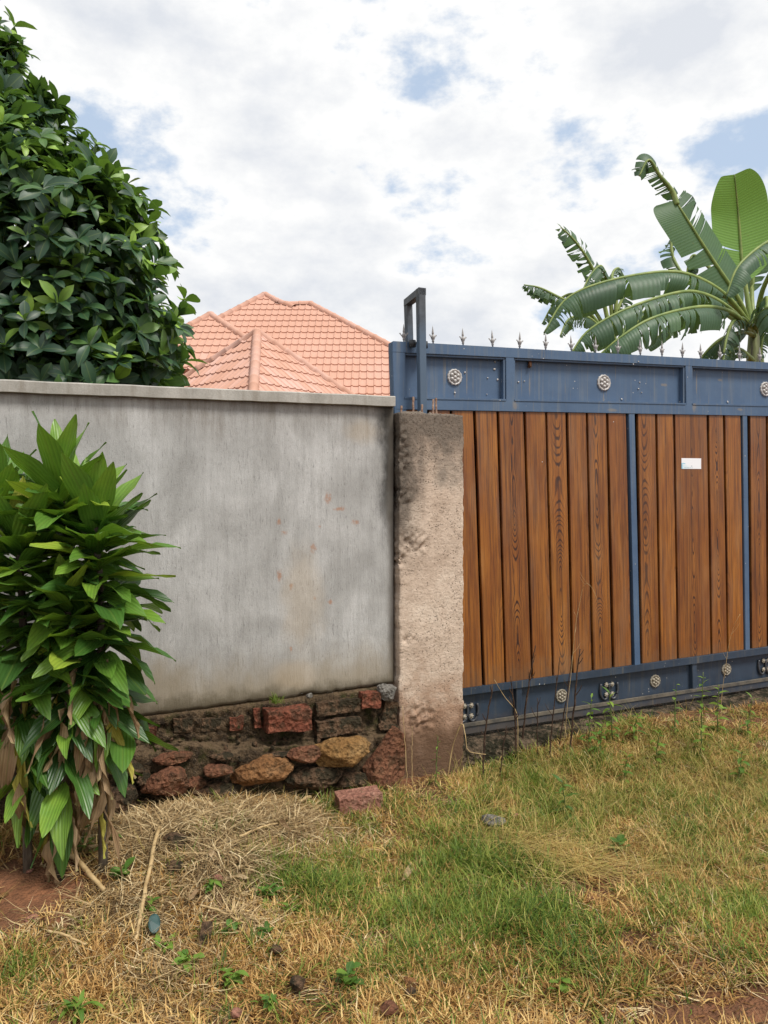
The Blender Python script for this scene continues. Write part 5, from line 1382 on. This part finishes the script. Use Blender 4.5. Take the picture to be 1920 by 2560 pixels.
leafy("dark green leafy weed in the middle of the tall grass", [(1415, 2045), (1412, 2000), (1405, 1950)], 16, 1.1, 9, .3)
leafy("leafy green weed at the right edge below the gate", [(1868, 1840), (1872, 1800), (1880, 1745)], 15, 1.0, 10, .5)
leafy("leafy creeping weed before the dead leaves of the shrub", [(232, 2105), (215, 2040), (205, 1960), (230, 1880)], 26, .75, 8, .45, (0, 1, 2), .0025)
leafy("small green sprig right of the shrub foot", [(275, 2120), (268, 2090), (262, 2060)], 12, .9, 12, .5)
def rosette_weed(label, px, py, n, sc, tint, seed, kind=2):
    rr = random.Random(seed); x, Z = G(px, py); o = empty("small_weed", (x, Z, float(ground_h(x, Z)))); tag(o, label, "weed", "small weeds in the lawn")
    for q in range(n):
        t = min(1, max(0, tint + rr.uniform(-.15, .2))); key = ('w', kind, round(t * 4) / 4)
        if key not in DM: DM[key] = leaf_mesh("leaf", WL[kind][0], WL[kind][1], m_weed, key[2])
        lo = bpy.data.objects.new("leaf", DM[key]); link(lo, o)
        lo.matrix_local = frame((rr.gauss(0, .012), rr.gauss(0, .012), .012 + .035 * q / n), q * 2.4, rr.uniform(.05, .9), rr.uniform(-.4, .4), sc * rr.uniform(.5, 1.0))
for i, (px, py, n, sc, t, lab) in enumerate([(303, 2205, 9, 1.5, .6, "broad leaved weed below the shrub beside the long cane"), (528, 2232, 9, 1., .75, "bright green small weed right of the long cane"), (668, 2250, 12, 1.0, .6, "green clover-like weed near the middle of the dry grass"),
        (570, 2348, 7, .9, .7, "tiny light green weed right of the brown shard"), (660, 2350, 12, .9, .35, "dull green trailing weed left of the green turf"), (405, 2388, 8, 1., .95, "yellowish weed just below the green shard"), (470, 2425, 11, 1.2, .9, "yellow green weed between the shard and lower edge"),
        (580, 2462, 10, 1.1, .85, "yellow green weed low in the centre-left dry grass"), (190, 2545, 10, 1.1, .8, "bright weed at the bottom left edge"), (870, 2470, 9, 1., .6, "small green weed low in the centre of the lawn"), (668, 2530, 10, 1.0, .65, "small green weed at the bottom left of centre"),
        (205, 2135, 12, .8, .65, "fine green weed beside the broken canes"), (1405, 2485, 6, .9, .8, "single light weed near the bottom, left of the soil patch"), (380, 2280, 6, .9, .75, "small weed halfway down beside the long cane"), (725, 2290, 9, .9, .8, "light green weed at the left edge of the turf"), (1545, 2130, 8, 1.1, .45, "green weed right of the golden stems")]):
    rosette_weed(lab, px, py, n + 5, sc, t * .8, 100 + i, (2, 1, 0)[i % 3])

# ------------------------------------------------------------------ loose things on the ground
def on_ground(px, py, dz=0.):
    x, Z = G(px, py); return Vector((x, Z, float(ground_h(x, Z)) + dz))
o = rough_block("loose_brick", (.225, .11, .095), m_brick2, None, on_ground(897, 2026, .045), (.05, -.04, ANG - .1), .005, 20, 50); tag(o, "loose pale red brick lying in the grass below the footing", "brick")
def cane(label, a, c, rad, lift, seed, name="dry_cane"):
    p, q = on_ground(*a, lift[0]), on_ground(*c, lift[1]); rr = random.Random(seed); k = MB(); n = 12
    k.tube([p.lerp(q, i / n) + Vector((rr.gauss(0, .002), rr.gauss(0, .002), .008 * math.sin(i / n * 3.1))) for i in range(n + 1)], [rad * (1.12 if i % 4 == 0 else 1) * (1 - .25 * i / n) for i in range(n + 1)], 8)
    o = k.build(name, m_reed, None, True); tag(o, label, "stick")
cane("long thin dry cane lying across the matted straw", (396, 2105), (338, 2375), .0085, (.06, .03), 1)
cane("thick pale broken cane leaning out from the shrub foot", (205, 2085), (130, 2160), .012, (.06, .02), 2)
cane("pale broken cane on the soil pointing to the lower right", (165, 2145), (262, 2240), .011, (.03, .02), 3)
cane("short cut stick lying by the loose brick", (775, 2008), (752, 2020), .010, (.03, .03), 4)
m_shard, b = mat("green_shard"); b.out(b.ramp(b.noise(b.obj(), 30, 3), [(.3, (.015, .045, .042)), (.7, (.03, .075, .068))]), .5, None, .5)
k = MB(); vs = []
for h, s_ in ((0, 1), (.006, .97)):
    for q in range(16):
        a = 2 * math.pi * q / 16; vs.append((.026 * s_ * math.cos(a), .050 * s_ * math.sin(a) * (1 if math.sin(a) > 0 else .8), h + .010 * math.cos(a) ** 2))
k.add(vs, [tuple(range(15, -1, -1)), tuple(range(16, 32))] + [(q, (q + 1) % 16, 16 + (q + 1) % 16, 16 + q) for q in range(16)])
o = k.build("plastic_shard", m_shard); o.location = on_ground(385, 2345, .045); o.rotation_euler = (.6, .1, .35); o.scale = (.8, .8, .8); tag(o, "small dark green oval plastic shard in the straw", "shard")
o = rough_block("tile_shard", (.035, .075, .008), m_st_brn, None, on_ground(515, 2362, .04), (.7, .1, .15), .002, 30, 51, 3); tag(o, "thin brown shard standing in the dry grass", "shard")
for i, (px, py, r, m_, lab) in enumerate([(440, 2118, .055, m_st_brn, "dark mossy stone half covered by straw"), (435, 2185, .04, m_st_brn, "lower dark stone in the straw hollow"), (55, 2155, .026, m_st_org, "orange stone at the shrub foot"), (72, 2180, .020, m_brick2, "pale orange chip on the bare soil"), (78, 2300, .024, m_brick2, "pinkish stone on soil at the left"),
        (155, 2440, .022, m_brick2, "pale red pebble low at the left"), (545, 2212, .026, m_brick2, "pale red stone in the dry grass"), (8, 2240, .02, m_st_org, "small orange stone at the left picture edge"), (550, 2192, .018, m_st_org, "small orange stone beside the pale red one"), (1236, 2072, .060, m_grey, "pale grey lump in the grass before the pillar"), (1290, 2052, .020, m_brick2, "small pinkish chip right of the grey lump"),
        (745, 2480, .034, m_st_brn, "dark clod low left of centre"), (1025, 2475, .026, m_st_org, "flat orange chip near the bottom centre"), (1030, 2500, .022, m_st_brn, "black charred chip under the orange one"), (975, 2545, .036, m_st_red, "brown shard at the bottom centre edge"), (690, 2392, .024, m_st_brn, "dark clod in the dry grass"), (30, 2360, .018, m_brick2, "tiny pale stone low on the left soil"), (590, 2555, .024, m_brick2, "pale stone at the bottom left edge of the lawn")]):
    o = rock("stone", (r, r * .8, r * .55), m_, None, on_ground(px, py, r * .25 + (.02 if py > 2040 and px > 300 else 0)), (0, 0, i), .15, 60 + i, 2); tag(o, lab, "stone")
o = rock("pebble", (.022, .018, .016), m_grey, wall, (wp(776, 1741, -.08)[0], -.06, wp(776, 1741, -.08)[1]), seed=90, sub=2)
vv = leaf_template(.20, .04, 7, 2, lance, .8, .5, .2, 0, 15); me_ = leaf_mesh("dry_leaf", vv[0], vv[1], m_dead, .6)
o = bpy.data.objects.new("dry_leaf", me_); link(o); p_ = on_ground(1003, 2225, .03); o.matrix_world = frame(p_, 1.15, .18, .5, 1.0); tag(o, "long curled brown dry leaf lying on the green turf", "leaf")
lr_ = random.Random(77)
for i, (px, py, lab) in enumerate([(110, 2200, "curled tan dry leaf on the bare soil under the shrub"), (300, 2135, "curled dry leaf right of the broken canes"), (520, 2150, "dry leaf lying on the middle of the straw heap"), (625, 2225, "pale dry leaf where the straw meets green turf"), (215, 2290, "dry leaf left of the long cane's middle"), (470, 2280, "dry leaf between the green shard and the pale red stone"), (690, 2075, "dry leaf on the straw near the loose brick"), (40, 2120, "large brown dry leaf at the shrub foot, left edge")]):
    me2 = leaf_mesh("dry_leaf", DD[i % 3][0], DD[i % 3][1], m_dead, lr_.uniform(.3, .8))
    o = bpy.data.objects.new("dry_leaf", me2); link(o); o.matrix_world = frame(on_ground(px, py, .045), lr_.uniform(0, 6.28), lr_.uniform(-.1, .2), lr_.uniform(-.6, .6), lr_.uniform(.4, .65)); tag(o, lab, "leaf", "dry leaves fallen by the shrub")
cane("grey twig lying crosswise in the straw left of the loose brick", (600, 2120), (700, 2085), .005, (.05, .05), 5, "dry_twig")
cane("thin bent twig in dry grass below the straw heap", (500, 2290), (610, 2330), .004, (.04, .03), 6, "dry_twig")
cane("short tan stick beside the bare soil patch", (120, 2350), (215, 2385), .005, (.03, .03), 7, "dry_twig")
# tuft on the footing ledge
n = 60; s0, z0 = wp(690, 1758, -.10)
tuft = empty("grass_tuft", (W0.x + s0 * DX + .10 * DY, W0.y + s0 * DY - .10 * DX, z0)); tag(tuft, "small green grass tuft growing on top of the jutting brick", "grass tuft")
k = MB()
for q in range(70):
    a = wr.uniform(0, 6.28); l = wr.uniform(.03, .085); e = wr.uniform(.5, 1.4); d = Vector((math.cos(a) * math.cos(e), math.sin(a) * math.cos(e), math.sin(e))); s_ = Vector((-d.y, d.x, 0)).normalized() * .0014
    p = Vector((wr.gauss(0, .014), wr.gauss(0, .008), 0)); k.add([p - s_, p + s_, p + d * l * .6 + s_ * .8, p + d * l * .6 - s_ * .8, p + d * l + Vector((0, 0, -.012))], [(0, 1, 2, 3), (3, 2, 4)])
o = k.build("blades", m_green, tuft); o.data.attributes.new('tint', 'FLOAT', 'POINT').data.foreach_set('value', [wr.uniform(.2, .8) for _ in o.data.vertices])
